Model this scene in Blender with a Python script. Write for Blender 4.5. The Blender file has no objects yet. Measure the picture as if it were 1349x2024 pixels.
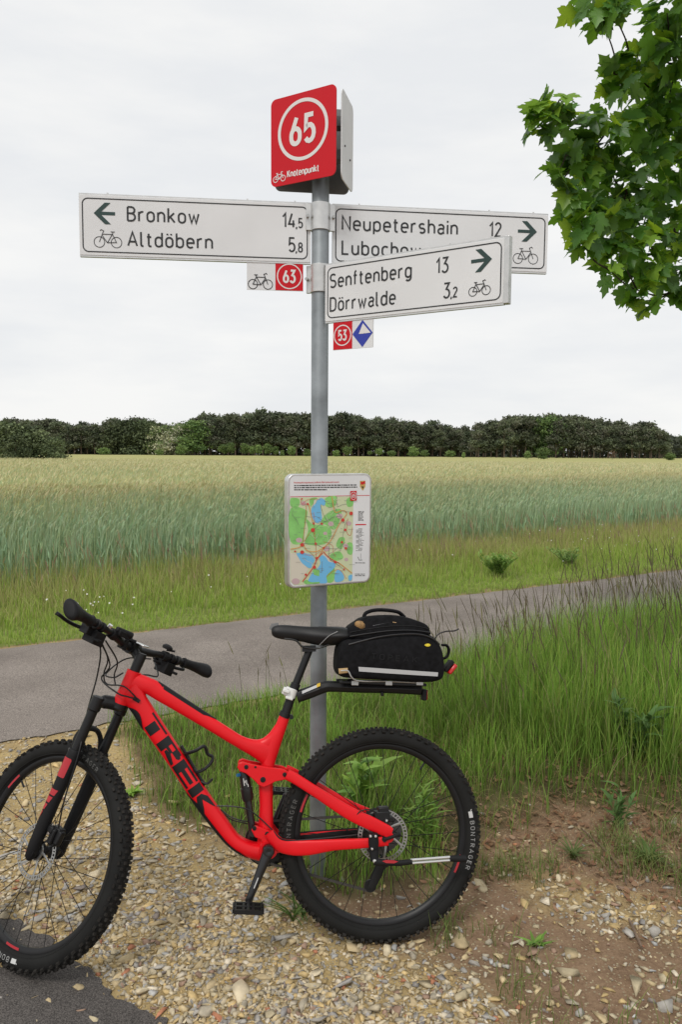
import bpy, bmesh, math, random
import numpy as np
from mathutils import Vector, Matrix

random.seed(7)
rng = np.random.default_rng(7)
SC = bpy.context.scene
COL = SC.collection
R = math.radians

# ------------------------------------------------------------------ camera
F_PX, IMW, IMH = 1462.0, 1349.0, 2024.0
EYE = np.array([0.0, 0.0, 1.743])
PITCH, ROLL = 0.08438, R(0.4)
_fw = np.array([0, math.cos(PITCH), -math.sin(PITCH)])
_rt = np.array([1.0, 0, 0]); _up = np.cross(_rt, _fw)
CR = _rt*math.cos(ROLL) + _up*math.sin(ROLL)
CU = -_rt*math.sin(ROLL) + _up*math.cos(ROLL)
cam = bpy.data.cameras.new('camera')
cam_ob = bpy.data.objects.new('camera', cam); COL.objects.link(cam_ob)
cam_ob.matrix_world = Matrix(((CR[0], CU[0], -_fw[0], EYE[0]), (CR[1], CU[1], -_fw[1], EYE[1]),
                              (CR[2], CU[2], -_fw[2], EYE[2]), (0, 0, 0, 1)))
cam.sensor_fit = 'VERTICAL'; cam.sensor_height = 36.0
cam.lens = F_PX/IMH*36.0
cam.clip_start = 0.05; cam.clip_end = 5000
SC.camera = cam_ob

# ------------------------------------------------------------------ sky, sun, exposure
W = bpy.data.worlds.new('World'); SC.world = W; W.use_nodes = True
nt = W.node_tree; nt.nodes.clear()
def N(t, **k):
    n = nt.nodes.new(t)
    for a, b in k.items(): setattr(n, a, b)
    return n
out = N('ShaderNodeOutputWorld')
sky = N('ShaderNodeTexSky'); sky.sky_type = 'NISHITA'; sky.sun_disc = False
SUN_EL, SUN_AZ = R(56), R(205)
sky.sun_elevation = SUN_EL; sky.sun_rotation = SUN_AZ
bg1 = N('ShaderNodeBackground'); bg1.inputs[1].default_value = 0.06
nt.links.new(sky.outputs[0], bg1.inputs[0])
tc = N('ShaderNodeTexCoord'); mp = N('ShaderNodeMapping'); mp.inputs['Scale'].default_value = (1.2, 1.2, 5.0)
nt.links.new(tc.outputs['Generated'], mp.inputs[0])
nz = N('ShaderNodeTexNoise'); nz.inputs['Scale'].default_value = 2.2; nz.inputs['Detail'].default_value = 5; nz.inputs['Roughness'].default_value = .55
nt.links.new(mp.outputs[0], nz.inputs[0])
rp = N('ShaderNodeValToRGB')
rp.color_ramp.elements[0].position = .36; rp.color_ramp.elements[0].color = (.855, .872, .892, 1)
rp.color_ramp.elements[1].position = .62; rp.color_ramp.elements[1].color = (.965, .965, .955, 1)
nt.links.new(nz.outputs[0], rp.inputs[0])
bg2 = N('ShaderNodeBackground'); bg2.inputs[1].default_value = 1.0
nt.links.new(rp.outputs[0], bg2.inputs[0])
mx = N('ShaderNodeMixShader'); mx.inputs[0].default_value = .95      # thin cloud cover over the clear sky
nt.links.new(bg1.outputs[0], mx.inputs[1]); nt.links.new(bg2.outputs[0], mx.inputs[2])
nt.links.new(mx.outputs[0], out.inputs[0])
sun = bpy.data.lights.new('sun', 'SUN'); sun.energy = 1.5; sun.angle = R(16); sun.color = (1, .96, .90)
sun_ob = bpy.data.objects.new('sun', sun); COL.objects.link(sun_ob)
_sd = Vector((math.sin(SUN_AZ)*math.cos(SUN_EL), math.cos(SUN_AZ)*math.cos(SUN_EL), math.sin(SUN_EL)))
sun_ob.rotation_euler = _sd.to_track_quat('Z', 'Y').to_euler()
SC.view_settings.view_transform = 'Standard'; SC.view_settings.look = 'None'
SC.view_settings.exposure = 0.0; SC.view_settings.gamma = 1.0
SC.view_settings.use_curve_mapping = False
SC.render.engine = 'CYCLES'
SC.cycles.max_bounces = 6; SC.cycles.transparent_max_bounces = 6

# ------------------------------------------------------------------ helpers
def ray(px, py):
    return (px-IMW/2)/F_PX*CR - (py-IMH/2)/F_PX*CU + _fw
def ptY(px, py, Y):
    d = ray(px, py); return EYE + d*(Y-EYE[1])/d[1]
def ptZ(px, py, z=0.0):
    d = ray(px, py); return EYE + d*(z-EYE[2])/d[2]

def mat(name, col, rough=.6, metal=0., noise=None, spec=.5, bump=None, coat=0.):
    m = bpy.data.materials.new(name); m.use_nodes = True
    t = m.node_tree; b = t.nodes['Principled BSDF']
    b.inputs['Roughness'].default_value = rough; b.inputs['Metallic'].default_value = metal
    b.inputs['Specular IOR Level'].default_value = spec
    b.inputs['Coat Weight'].default_value = coat
    c4 = tuple(col)+(1,)
    b.inputs['Base Color'].default_value = c4
    if noise or bump:
        co = t.nodes.new('ShaderNodeTexCoord')
    if noise:                                   # (scale, amount)
        n = t.nodes.new('ShaderNodeTexNoise'); n.inputs['Scale'].default_value = noise[0]; n.inputs['Detail'].default_value = 6
        t.links.new(co.outputs['Object'], n.inputs[0])
        r = t.nodes.new('ShaderNodeValToRGB'); a = noise[1]
        r.color_ramp.elements[0].position = .3; r.color_ramp.elements[1].position = .7
        r.color_ramp.elements[0].color = tuple(max(0, c*(1-a)) for c in col)+(1,)
        r.color_ramp.elements[1].color = tuple(min(1, c*(1+a)) for c in col)+(1,)
        t.links.new(n.outputs[0], r.inputs[0]); t.links.new(r.outputs[0], b.inputs['Base Color'])
        mr = t.nodes.new('ShaderNodeMapRange'); mr.inputs[3].default_value = max(.05, rough-.1); mr.inputs[4].default_value = min(1, rough+.12)
        t.links.new(n.outputs[0], mr.inputs[0]); t.links.new(mr.outputs[0], b.inputs['Roughness'])
    if bump:                                    # (scale, strength, distance)
        n2 = t.nodes.new('ShaderNodeTexNoise'); n2.inputs['Scale'].default_value = bump[0]; n2.inputs['Detail'].default_value = 4
        t.links.new(co.outputs['Object'], n2.inputs[0])
        bp = t.nodes.new('ShaderNodeBump'); bp.inputs['Strength'].default_value = bump[1]; bp.inputs['Distance'].default_value = bump[2]
        t.links.new(n2.outputs[0], bp.inputs['Height']); t.links.new(bp.outputs[0], b.inputs['Normal'])
    return m

def plant_mat(name, transl=.3, rough=.55, gain=1.0, rnd=.0):
    m = bpy.data.materials.new(name); m.use_nodes = True
    t = m.node_tree; b = t.nodes['Principled BSDF']; o = t.nodes['Material Output']
    a = t.nodes.new('ShaderNodeAttribute'); a.attribute_name = 'Col'
    c = a.outputs['Color']
    if rnd:
        oi = t.nodes.new('ShaderNodeObjectInfo')
        mr = t.nodes.new('ShaderNodeMapRange'); mr.inputs[3].default_value = 1-rnd; mr.inputs[4].default_value = 1+rnd
        t.links.new(oi.outputs['Random'], mr.inputs[0])
        vm = t.nodes.new('ShaderNodeVectorMath'); vm.operation = 'SCALE'
        t.links.new(c, vm.inputs[0]); t.links.new(mr.outputs[0], vm.inputs['Scale']); c = vm.outputs[0]
    t.links.new(c, b.inputs['Base Color'])
    b.inputs['Roughness'].default_value = rough; b.inputs['Specular IOR Level'].default_value = .3
    if transl:
        tr = t.nodes.new('ShaderNodeBsdfTranslucent')
        t.links.new(c, tr.inputs[0])
        mx = t.nodes.new('ShaderNodeMixShader'); mx.inputs[0].default_value = transl
        t.links.new(b.outputs[0], mx.inputs[1]); t.links.new(tr.outputs[0], mx.inputs[2]); t.links.new(mx.outputs[0], o.inputs[0])
    return m

def tag(o, label=None, cat=None, group=None, kind=None):
    if label: o['label'] = label
    if cat: o['category'] = cat
    if group: o['group'] = group
    if kind: o['kind'] = kind
    return o

def link(name, data, parent=None, M=None):
    o = bpy.data.objects.new(name, data); COL.objects.link(o)
    if parent is not None: o.parent = parent
    if M is not None: o.matrix_local = M
    return o
def empty(name, loc=(0, 0, 0), rz=0.):
    o = bpy.data.objects.new(name, None); COL.objects.link(o); o.location = loc; o.rotation_euler = (0, 0, rz)
    o.empty_display_size = .1
    return o

def catmull(P, n, closed=False):
    P = np.asarray(P, float); m = len(P)
    outp = []
    if closed:
        for i in range(m):
            a, b, c, d = P[(i-1) % m], P[i], P[(i+1) % m], P[(i+2) % m]
            for k in range(n):
                t = k/n
                outp.append(.5*((2*b)+(-a+c)*t+(2*a-5*b+4*c-d)*t*t+(-a+3*b-3*c+d)*t**3))
    else:
        Q = np.vstack([2*P[0]-P[1], P, 2*P[-1]-P[-2]])
        for i in range(1, m):
            a, b, c, d = Q[i-1], Q[i], Q[i+1], Q[i+2]
            for k in range(n):
                t = k/n
                outp.append(.5*((2*b)+(-a+c)*t+(2*a-5*b+4*c-d)*t*t+(-a+3*b-3*c+d)*t**3))
        outp.append(P[-1])
    return np.array(outp)

class MB:
    def __init__(s): s.v = []; s.f = []; s.m = []
    def add(s, V, Fc, mi=0):
        k = len(s.v); s.v.extend([tuple(map(float, p)) for p in V])
        for f in Fc: s.f.append([i+k for i in f]); s.m.append(mi)
        return s
    def box(s, c, d, ax=None, mi=0, taper=1.):
        c = np.asarray(c, float); A = np.eye(3) if ax is None else np.asarray(ax, float)
        V = []
        for z in (-1, 1):
            k = taper if z > 0 else 1.
            for x, y in ((-1, -1), (1, -1), (1, 1), (-1, 1)):
                V.append(c + A[0]*x*d[0]/2*k + A[1]*y*d[1]/2*k + A[2]*z*d[2]/2)
        return s.add(V, [(3, 2, 1, 0), (4, 5, 6, 7), (0, 1, 5, 4), (1, 2, 6, 5), (2, 3, 7, 6), (3, 0, 4, 7)], mi)
    def tube(s, P, r, n=10, mi=0, ref=None, closed=False, caps=True, pw=1.):
        """r: number / list of numbers / list of (radius along side, radius along ref)"""
        P = np.asarray(P, float); m = len(P)
        if np.isscalar(r): r = [r]*m
        V = []; prev = None
        for i in range(m):
            if closed: t = P[(i+1) % m]-P[i-1]
            else: t = P[min(i+1, m-1)]-P[max(i-1, 0)]
            t = t/(np.linalg.norm(t)+1e-12)
            if ref is not None: u = np.asarray(ref, float)
            elif prev is None: u = np.array([0, 0, 1.]) if abs(t[2]) < .9 else np.array([1., 0, 0])
            else: u = prev
            u = u - t*(u@t); u /= np.linalg.norm(u)+1e-12; prev = u
            sd = np.cross(t, u)
            ra, rb = (r[i], r[i]) if np.isscalar(r[i]) else r[i]
            for k in range(n):
                a = 2*math.pi*k/n; ca, sa = math.cos(a), math.sin(a)
                if pw != 1: ca, sa = math.copysign(abs(ca)**pw, ca), math.copysign(abs(sa)**pw, sa)
                V.append(P[i]+sd*ca*ra+u*sa*rb)
        Fc = []
        for i in range(m if closed else m-1):
            j = (i+1) % m
            for k in range(n):
                q = (k+1) % n
                Fc.append((i*n+k, i*n+q, j*n+q, j*n+k))
        if caps and not closed:
            Fc.append(tuple(range(n-1, -1, -1))); Fc.append(tuple((m-1)*n+k for k in range(n)))
        return s.add(V, Fc, mi)
    def lathe(s, prof, c=(0, 0, 0), ax=None, n=24, mi=0, loop=False, caps=False):
        """prof: (r, h); axes rows ax[0],ax[1] radial, ax[2] the axis"""
        c = np.asarray(c, float); A = np.eye(3) if ax is None else np.asarray(ax, float)
        V = []; m = len(prof)
        for r, h in prof:
            for k in range(n):
                a = 2*math.pi*k/n
                V.append(c+A[0]*r*math.cos(a)+A[1]*r*math.sin(a)+A[2]*h)
        Fc = []
        for i in range(m if loop else m-1):
            j = (i+1) % m
            for k in range(n):
                q = (k+1) % n
                Fc.append((i*n+k, i*n+q, j*n+q, j*n+k))
        if caps:
            Fc.append(tuple(range(n-1, -1, -1))); Fc.append(tuple((m-1)*n+k for k in range(n)))
        return s.add(V, Fc, mi)
    def cyl(s, a, b, r, n=14, mi=0):
        return s.tube([a, b], r, n, mi)
    def prism(s, poly, f, z0, z1, mi=0, mside=None):
        """poly 2D outline (ccw), f(u,v,z)->3D"""
        n = len(poly)
        V = [f(u, v, z0) for u, v in poly]+[f(u, v, z1) for u, v in poly]
        s.add(V, [tuple(range(n-1, -1, -1))], mi)
        k = len(s.v)-2*n
        s.f.append([k+n+i for i in range(n)]); s.m.append(mi)
        for i in range(n):
            j = (i+1) % n
            s.f.append([k+i, k+j, k+n+j, k+n+i]); s.m.append(mi if mside is None else mside)
        return s
    def face(s, poly, f, z, mi=0):
        return s.add([f(u, v, z) for u, v in poly], [tuple(range(len(poly)))], mi)
    def ribbon(s, P, w, f, z, mi=0, closed=False):
        P = [np.asarray(p, float) for p in P]
        Q = [P[0]]
        for p in P[1:]:
            if np.linalg.norm(p-Q[-1]) > 1e-7: Q.append(p)
        if closed and np.linalg.norm(Q[0]-Q[-1]) < 1e-7: Q.pop()
        n = len(Q); V = []
        for i in range(n):
            if closed: d0 = Q[i]-Q[i-1]; d1 = Q[(i+1) % n]-Q[i]
            else:
                d0 = Q[i]-Q[i-1] if i else Q[1]-Q[0]
                d1 = Q[i+1]-Q[i] if i < n-1 else d0
            d0 = d0/np.linalg.norm(d0); d1 = d1/np.linalg.norm(d1)
            n0 = np.array([-d0[1], d0[0]]); n1 = np.array([-d1[1], d1[0]])
            b = n0+n1; l = np.linalg.norm(b)
            b = n1 if l < .3 else b/l
            k = w/2/max(.45, b@n1)
            V.append(f(*(Q[i]+b*k), z)); V.append(f(*(Q[i]-b*k), z))
        Fc = [(2*i+1, 2*((i+1) % n)+1, 2*((i+1) % n), 2*i) for i in range(n if closed else n-1)]
        return s.add(V, Fc, mi)
    def mesh(s, name, mats, smooth=True, ang=35):
        me = bpy.data.meshes.new(name); me.from_pydata(s.v, [], s.f)
        for m in (mats if isinstance(mats, (list, tuple)) else [mats]): me.materials.append(m)
        me.polygons.foreach_set('material_index', s.m)
        if smooth:
            me.polygons.foreach_set('use_smooth', [True]*len(s.f)); me.update(); me.set_sharp_from_angle(angle=R(ang))
        me.update()
        return me
    def build(s, name, mats, parent=None, smooth=True, bevel=0, M=None, ang=35):
        o = link(name, s.mesh(name, mats, smooth, ang), parent, M)
        if bevel:
            b = o.modifiers.new('bevel', 'BEVEL'); b.width = bevel; b.segments = 2; b.limit_method = 'ANGLE'; b.angle_limit = R(40)
        return o

def np_mesh(name, V, Fq, m, col=None):
    """V (n,3), Fq (m,k) same-size faces, col (n,3) plant/stone colours"""
    me = bpy.data.meshes.new(name)
    V = np.ascontiguousarray(V, np.float32); Fq = np.ascontiguousarray(Fq, np.int32)
    nf, k = Fq.shape
    me.vertices.add(len(V)); me.vertices.foreach_set('co', V.ravel())
    me.loops.add(nf*k); me.loops.foreach_set('vertex_index', Fq.ravel())
    me.polygons.add(nf); me.polygons.foreach_set('loop_start', np.arange(0, nf*k, k, dtype=np.int32))
    try: me.polygons.foreach_set('loop_total', np.full(nf, k, np.int32))
    except Exception: pass
    me.update(calc_edges=True)
    if col is not None:
        a = me.attributes.new('Col', 'FLOAT_COLOR', 'POINT')
        c = np.ones((len(V), 4), np.float32); c[:, :3] = col
        a.data.foreach_set('color', c.ravel())
    me.materials.append(m)
    return me

# lattice noise for numpy arrays
_lat = np.random.default_rng(3).random((256, 256))
def vnoise(x, y, s, o=0.):
    x = np.asarray(x, float)/s+o*17.3+1000; y = np.asarray(y, float)/s+o*7.7+1000
    xi = np.floor(x).astype(int); yi = np.floor(y).astype(int); fx = x-xi; fy = y-yi
    fx = fx*fx*(3-2*fx); fy = fy*fy*(3-2*fy)
    g = lambda a, b: _lat[a % 256, b % 256]
    return (g(xi, yi)*(1-fx)+g(xi+1, yi)*fx)*(1-fy)+(g(xi, yi+1)*(1-fx)+g(xi+1, yi+1)*fx)*fy
def fbm(x, y, s, o=0., k=4):
    t = 0; a = .5; n = 0
    for i in range(k): t = t+a*vnoise(x, y, s/2**i, o+i*3.1); n += a; a *= .5
    return t/n
def inpoly(x, y, P):
    x = np.asarray(x, float); y = np.asarray(y, float); c = np.zeros(x.shape, bool); n = len(P)
    for i in range(n):
        x0, y0 = P[i][:2]; x1, y1 = P[i-1][:2]
        if y0 == y1: continue
        c ^= ((y0 > y) != (y1 > y)) & (x < (x1-x0)*(y-y0)/(y1-y0)+x0)
    return c
# ------------------------------------------------------------------ terrain
def far_line(x): return 7.914 + .563*x + .0035*np.maximum(x, 0)**2*.6          # far edge of the cycle path
def near_line(x): return 5.385 + .575*x + .004*np.maximum(x, 0)**2*.6
def field_line(x): return 11.43 + .684*x
def dip(y): return -.0063*np.maximum(np.asarray(y, float)-22, 0)

Z_PATH = .022
gravel_poly = [ptZ(*q) for q in ((-500, 1560), (-200, 1545), (0, 1470), (120, 1428), (215, 1420), (262, 1470), (300, 1560), (345, 1610), (430, 1668), (540, 1722), (640, 1810),
                                 (760, 1868), (860, 1915), (960, 1985), (1040, 2080), (1050, 2600), (-900, 2600))]
sand_poly2 = [ptZ(*q) for q in ((1050, 1775), (1110, 1740), (1200, 1745), (1349, 1790), (1400, 1850), (1290, 1850), (1200, 1840), (1110, 1835))]
verge_poly = [ptZ(*q) for q in ((205, 1412), (250, 1440), (275, 1500), (305, 1560), (330, 1590), (400, 1622), (470, 1660), (560, 1705), (640, 1735), (760, 1760), (850, 1735), (930, 1668),
                                (1010, 1610), (1100, 1590), (1230, 1600), (1349, 1620), (1700, 1660))]
verge_poly = [p[:2] for p in verge_poly] + [np.array([8.0, 4.6]), np.array([14., 5.])] + [np.array([x, near_line(x)-.03]) for x in (14, 8, 5, 3, 1, 0, -.8, -1.3)]
apron_poly = [ptZ(*q) for q in ((-300, 1770), (-60, 1795), (20, 1818), (75, 1850), (112, 1880), (165, 1905), (205, 1945), (232, 1975), (262, 1993), (300, 2012), (345, 2050), (390, 2150), (400, 2500), (-800, 2500))]
apron_poly = [p[:2] for p in apron_poly]

def soft(P, x, y, r, k=10, seed=1):
    g = np.random.default_rng(seed); a = np.zeros(np.shape(x))
    wx = (fbm(x, y, .35, seed)-.5)*r*2.2; wy = (fbm(x, y, .35, seed+5)-.5)*r*2.2
    for i in range(k):
        t = g.random()*6.283; q = r*math.sqrt(g.random())
        a += inpoly(x+wx+q*math.cos(t), y+wy+q*math.sin(t), P)
    return a/k
def on_path(x, y): return (y > near_line(x)) & (y < far_line(x))
def bumps(x, y):
    d = np.minimum(np.abs(y-near_line(x)), np.abs(y-far_line(x)))
    k = np.where(on_path(x, y), 0, np.clip(d/.5, 0, 1))
    k = k*(1-soft(apron_poly, x, y, .1, 6))
    h = (fbm(x, y, .5, 2)-.5)*.05+(fbm(x, y, .12, 4)-.5)*.022
    mound = .07*np.exp(-((x-2.2)**2/2.5+(y-4.6)**2/1.2))
    return k*(h+mound)
def gz(x, y):
    return bumps(np.asarray(x, float), np.asarray(y, float))+dip(y)

def graded(lo, a, b, hi, step, grow=1.12):
    c = list(np.arange(a, b+1e-6, step)); s = step; p = c[-1]
    while p < hi: s *= grow; p += s; c.append(p)
    s = step; p = c[0]; q = []
    while p > lo: s *= grow; p -= s; q.append(p)
    return np.array(q[::-1]+c)
gx = graded(-900, -2.2, 3.4, 900, .03); gy = graded(-40, 1.7, 6.6, 1500, .03)
GX, GY = np.meshgrid(gx, gy)
GZ = gz(GX, GY)
wg = np.maximum(soft([p[:2] for p in gravel_poly], GX, GY, .10), .75*soft([p[:2] for p in sand_poly2], GX, GY, .09, 10, 4))
wv = np.maximum(soft(verge_poly, GX, GY, .12, 10, 2), (GY > far_line(GX)).astype(float))
sh_ = np.clip(1-np.abs(GY-far_line(GX)-.03)/.11, 0, 1)+np.clip(1-np.abs(GY-near_line(GX)+.05)/.13, 0, 1)
wg = np.maximum(wg, .85*np.clip(sh_*2, 0, 1)*(.4+.9*fbm(GX, GY, .4, 71)))
wv = np.clip(wv-1.2*np.clip(sh_, 0, 1), 0, 1)
wb = (GY > far_line(GX)+.1)*1.
colz = np.stack([np.clip(wg, 0, 1), wv, wb], -1).reshape(-1, 3)
nx, ny = len(gx), len(gy)
I = np.arange(nx*ny).reshape(ny, nx)
Fq = np.stack([I[:-1, :-1], I[:-1, 1:], I[1:, 1:], I[1:, :-1]], -1).reshape(-1, 4)

def ground_mat():
    m = bpy.data.materials.new('soil and sand'); m.use_nodes = True; t = m.node_tree; b = t.nodes['Principled BSDF']
    L_ = t.links.new; n_ = t.nodes.new
    co = n_('ShaderNodeTexCoord')
    at = n_('ShaderNodeAttribute'); at.attribute_name = 'Col'; sep = n_('ShaderNodeSeparateColor'); L_(at.outputs['Color'], sep.inputs[0])
    def noise(s, d=6, r=.6):
        n = n_('ShaderNodeTexNoise'); n.inputs['Scale'].default_value = s; n.inputs['Detail'].default_value = d; n.inputs['Roughness'].default_value = r; L_(co.outputs['Object'], n.inputs[0]); return n
    def ramp(src, *st):
        r = n_('ShaderNodeValToRGB')
        while len(r.color_ramp.elements) < len(st): r.color_ramp.elements.new(.5)
        for e, (p, c) in zip(r.color_ramp.elements, st): e.position = p; e.color = tuple(c)+(1,)
        L_(src, r.inputs[0]); return r.outputs[0]
    def mix(fac, a, b_):
        x = n_('ShaderNodeMix'); x.data_type = 'RGBA'
        if isinstance(fac, float): x.inputs[0].default_value = fac
        else: L_(fac, x.inputs[0])
        L_(a, x.inputs[6]); L_(b_, x.inputs[7]); return x.outputs[2]
    fine = noise(90, 5, .7); mid = noise(9, 6, .6); big = noise(2.2, 4)
    sand = ramp(fine.outputs[0], (.28, (.15, .10, .05)), (.5, (.45, .33, .15)), (.72, (.62, .49, .27)))
    sand2 = ramp(mid.outputs[0], (.3, (.22, .165, .10)), (.62, (.52, .39, .18)))
    sand = mix(.5, sand, sand2)
    dirt = ramp(mid.outputs[0], (.28, (.105, .066, .042)), (.5, (.23, .150, .094)), (.72, (.35, .245, .155)))
    dfine = ramp(fine.outputs[0], (.3, (.14, .082, .048)), (.7, (.36, .245, .155)))
    dirt = mix(.5, dirt, dfine)
    vr = n_('ShaderNodeTexVoronoi'); vr.inputs['Scale'].default_value = 85; L_(co.outputs['Object'], vr.inputs[0])
    sep2 = n_('ShaderNodeSeparateColor'); L_(vr.outputs['Color'], sep2.inputs[0])
    peb = ramp(sep2.outputs[0], (.0, (.30, .22, .12)), (.55, (.30, .25, .17)), (1., (.5, .42, .27)))
    near_c = n_('ShaderNodeMath'); near_c.operation = 'LESS_THAN'; L_(vr.outputs['Distance'], near_c.inputs[0]); near_c.inputs[1].default_value = .36
    pick = n_('ShaderNodeMath'); pick.operation = 'GREATER_THAN'; L_(sep2.outputs[1], pick.inputs[0]); pick.inputs[1].default_value = .62
    pk = n_('ShaderNodeMath'); pk.operation = 'MULTIPLY'; L_(near_c.outputs[0], pk.inputs[0]); L_(pick.outputs[0], pk.inputs[1])
    base = mix(sep.outputs[0], dirt, sand)
    base = mix(pk.outputs[0], base, peb)
    humus = ramp(mid.outputs[0], (.3, (.06, .05, .022)), (.7, (.14, .125, .055)))
    thatch = ramp(mid.outputs[0], (.3, (.13, .16, .04)), (.7, (.24, .27, .08)))
    humus = mix(sep.outputs[2], humus, thatch)
    base = mix(sep.outputs[1], base, humus)
    L_(base, b.inputs['Base Color']); b.inputs['Roughness'].default_value = .95; b.inputs['Specular IOR Level'].default_value = .15
    bp = n_('ShaderNodeBump'); bp.inputs['Strength'].default_value = .8; bp.inputs['Distance'].default_value = .012
    L_(fine.outputs[0], bp.inputs['Height'])
    bp2 = n_('ShaderNodeBump'); bp2.inputs['Strength'].default_value = .5; bp2.inputs['Distance'].default_value = .006
    L_(pk.outputs[0], bp2.inputs['Height']); L_(bp.outputs[0], bp2.inputs['Normal']); L_(bp2.outputs[0], b.inputs['Normal'])
    return m
gme = np_mesh('ground', np.stack([GX, GY, GZ], -1).reshape(-1, 3), Fq, ground_mat(), colz)
gme.polygons.foreach_set('use_smooth', [True]*len(gme.polygons))
ground = tag(link('ground', gme), kind='structure')

# asphalt
def asphalt_mat(name, c0, c1, speck, sc=1.):
    m = bpy.data.materials.new(name); m.use_nodes = True; t = m.node_tree; b = t.nodes['Principled BSDF']; L_ = t.links.new; n_ = t.nodes.new
    co = n_('ShaderNodeTexCoord')
    n1 = n_('ShaderNodeTexNoise'); n1.inputs['Scale'].default_value = 1.3; n1.inputs['Detail'].default_value = 8; L_(co.outputs['Object'], n1.inputs[0])
    n2 = n_('ShaderNodeTexNoise'); n2.inputs['Scale'].default_value = 160*sc; n2.inputs['Detail'].default_value = 3; L_(co.outputs['Object'], n2.inputs[0])
    r = n_('ShaderNodeValToRGB'); r.color_ramp.elements[0].position = .3; r.color_ramp.elements[1].position = .7
    r.color_ramp.elements[0].color = tuple(c0)+(1,); r.color_ramp.elements[1].color = tuple(c1)+(1,); L_(n1.outputs[0], r.inputs[0])
    r2 = n_('ShaderNodeValToRGB'); r2.color_ramp.elements[0].position = .36; r2.color_ramp.elements[1].position = .7
    r2.color_ramp.elements[0].color = (.55, .55, .55, 1); r2.color_ramp.elements[1].color = (speck, speck, speck, 1); L_(n2.outputs[0], r2.inputs[0])
    x = n_('ShaderNodeMix'); x.data_type = 'RGBA'; x.blend_type = 'MULTIPLY'; x.inputs[0].default_value = 1
    L_(r.outputs[0], x.inputs[6]); L_(r2.outputs[0], x.inputs[7]); L_(x.outputs[2], b.inputs['Base Color'])
    vo = n_('ShaderNodeTexVoronoi'); vo.feature = 'DISTANCE_TO_EDGE'; vo.inputs['Scale'].default_value = .75
    n3 = n_('ShaderNodeTexNoise'); n3.inputs['Scale'].default_value = 3.5; n3.inputs['Detail'].default_value = 5; L_(co.outputs['Object'], n3.inputs[0])
    wm = n_('ShaderNodeMix'); wm.data_type = 'VECTOR'; wm.inputs[0].default_value = .22; L_(co.outputs['Object'], wm.inputs[4]); L_(n3.outputs['Color'], wm.inputs[5]); L_(wm.outputs[1], vo.inputs[0])
    cr_ = n_('ShaderNodeMapRange'); cr_.inputs[1].default_value = 0; cr_.inputs[2].default_value = .006; cr_.inputs[3].default_value = .86; cr_.inputs[4].default_value = 1; L_(vo.outputs['Distance'], cr_.inputs[0])
    x2 = n_('ShaderNodeVectorMath'); x2.operation = 'SCALE'; L_(x.outputs[2], x2.inputs[0]); L_(cr_.outputs[0], x2.inputs['Scale']); L_(x2.outputs[0], b.inputs['Base Color'])
    b.inputs['Roughness'].default_value = .9; b.inputs['Specular IOR Level'].default_value = .25
    bp = n_('ShaderNodeBump'); bp.inputs['Strength'].default_value = .6; bp.inputs['Distance'].default_value = .004
    L_(n2.outputs[0], bp.inputs['Height']); L_(bp.outputs[0], b.inputs['Normal'])
    return m
xs = np.concatenate([np.arange(-30, -4, 1.), np.arange(-4, 8, .06), np.arange(8, 70, 1.)])
nr = 14; Vp = []
jn = (fbm(xs, xs*0, .4, 9)-.5)*.15+(fbm(xs, xs*0, .1, 9)-.5)*.09; jf = (fbm(xs, xs*0, .5, 12)-.5)*.13+(fbm(xs, xs*0, .12, 19)-.5)*.07
for k in range(nr):
    s = k/(nr-1)
    y = (near_line(xs)+jn)*(1-s)+(far_line(xs)+jf)*s
    z = Z_PATH*(1-.9*abs(2*s-1)**8)+dip(y)+.006
    Vp.append(np.stack([xs, y, np.broadcast_to(z, xs.shape)], -1))
Vp = np.concatenate(Vp); I = np.arange(len(Vp)).reshape(nr, len(xs))
Fp = np.stack([I[:-1, :-1], I[:-1, 1:], I[1:, 1:], I[1:, :-1]], -1).reshape(-1, 4)
pm = np_mesh('cycle_path', Vp, Fp, asphalt_mat('worn grey asphalt', (.185, .158, .138), (.290, .252, .222), 1.4))
tag(link('cycle_path', pm), kind='structure')

# dark asphalt apron in the lower left corner, with a ragged edge
_op = catmull(np.array(apron_poly), 10, True)
_op = _op+np.stack([(fbm(_op[:, 0]*1, _op[:, 1], .06, 31)-.5)*.08, (fbm(_op[:, 0], _op[:, 1], .06, 37)-.5)*.08], -1)
ap = MB(); ap.prism([tuple(p) for p in _op[::-1]], lambda u, v, z: (u, v, z), -.02, .008)
tag(ap.build('asphalt_apron', asphalt_mat('dark asphalt', (.038, .034, .032), (.082, .074, .068), 2.4, 1.9), smooth=False), kind='structure')

# ------------------------------------------------------------------ stones
def stone_mesh(seed, flat):
    g = random.Random(seed); bm = bmesh.new()
    n = g.choice((7, 8, 9, 11))
    for i in range(n):
        v = Vector((g.gauss(0, 1), g.gauss(0, 1), g.gauss(0, 1))).normalized()
        bm.verts.new((v.x*.5, v.y*.5*g.uniform(.55, .8), v.z*.5*flat))
    bmesh.ops.convex_hull(bm, input=bm.verts[:])
    for v in [v for v in bm.verts if not v.link_faces]: bm.verts.remove(v)
    bmesh.ops.triangulate(bm, faces=bm.faces[:])
    V = np.array([v.co[:] for v in bm.verts]); bm.verts.index_update()
    Fc = np.array([[v.index for v in f.verts] for f in bm.faces]); bm.free()
    return V, Fc
shapes = [stone_mesh(100+i, random.uniform(.25, .6)) for i in range(16)]
PAL = 1.34*np.array([(.43, .34, .20), (.38, .32, .21), (.46, .39, .27), (.33, .29, .22), (.30, .28, .25), (.25, .235, .22), (.42, .31, .15), (.27, .18, .13), (.50, .44, .34), (.35, .345, .33), (.20, .17, .15), (.34, .15, .085)])
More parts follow.
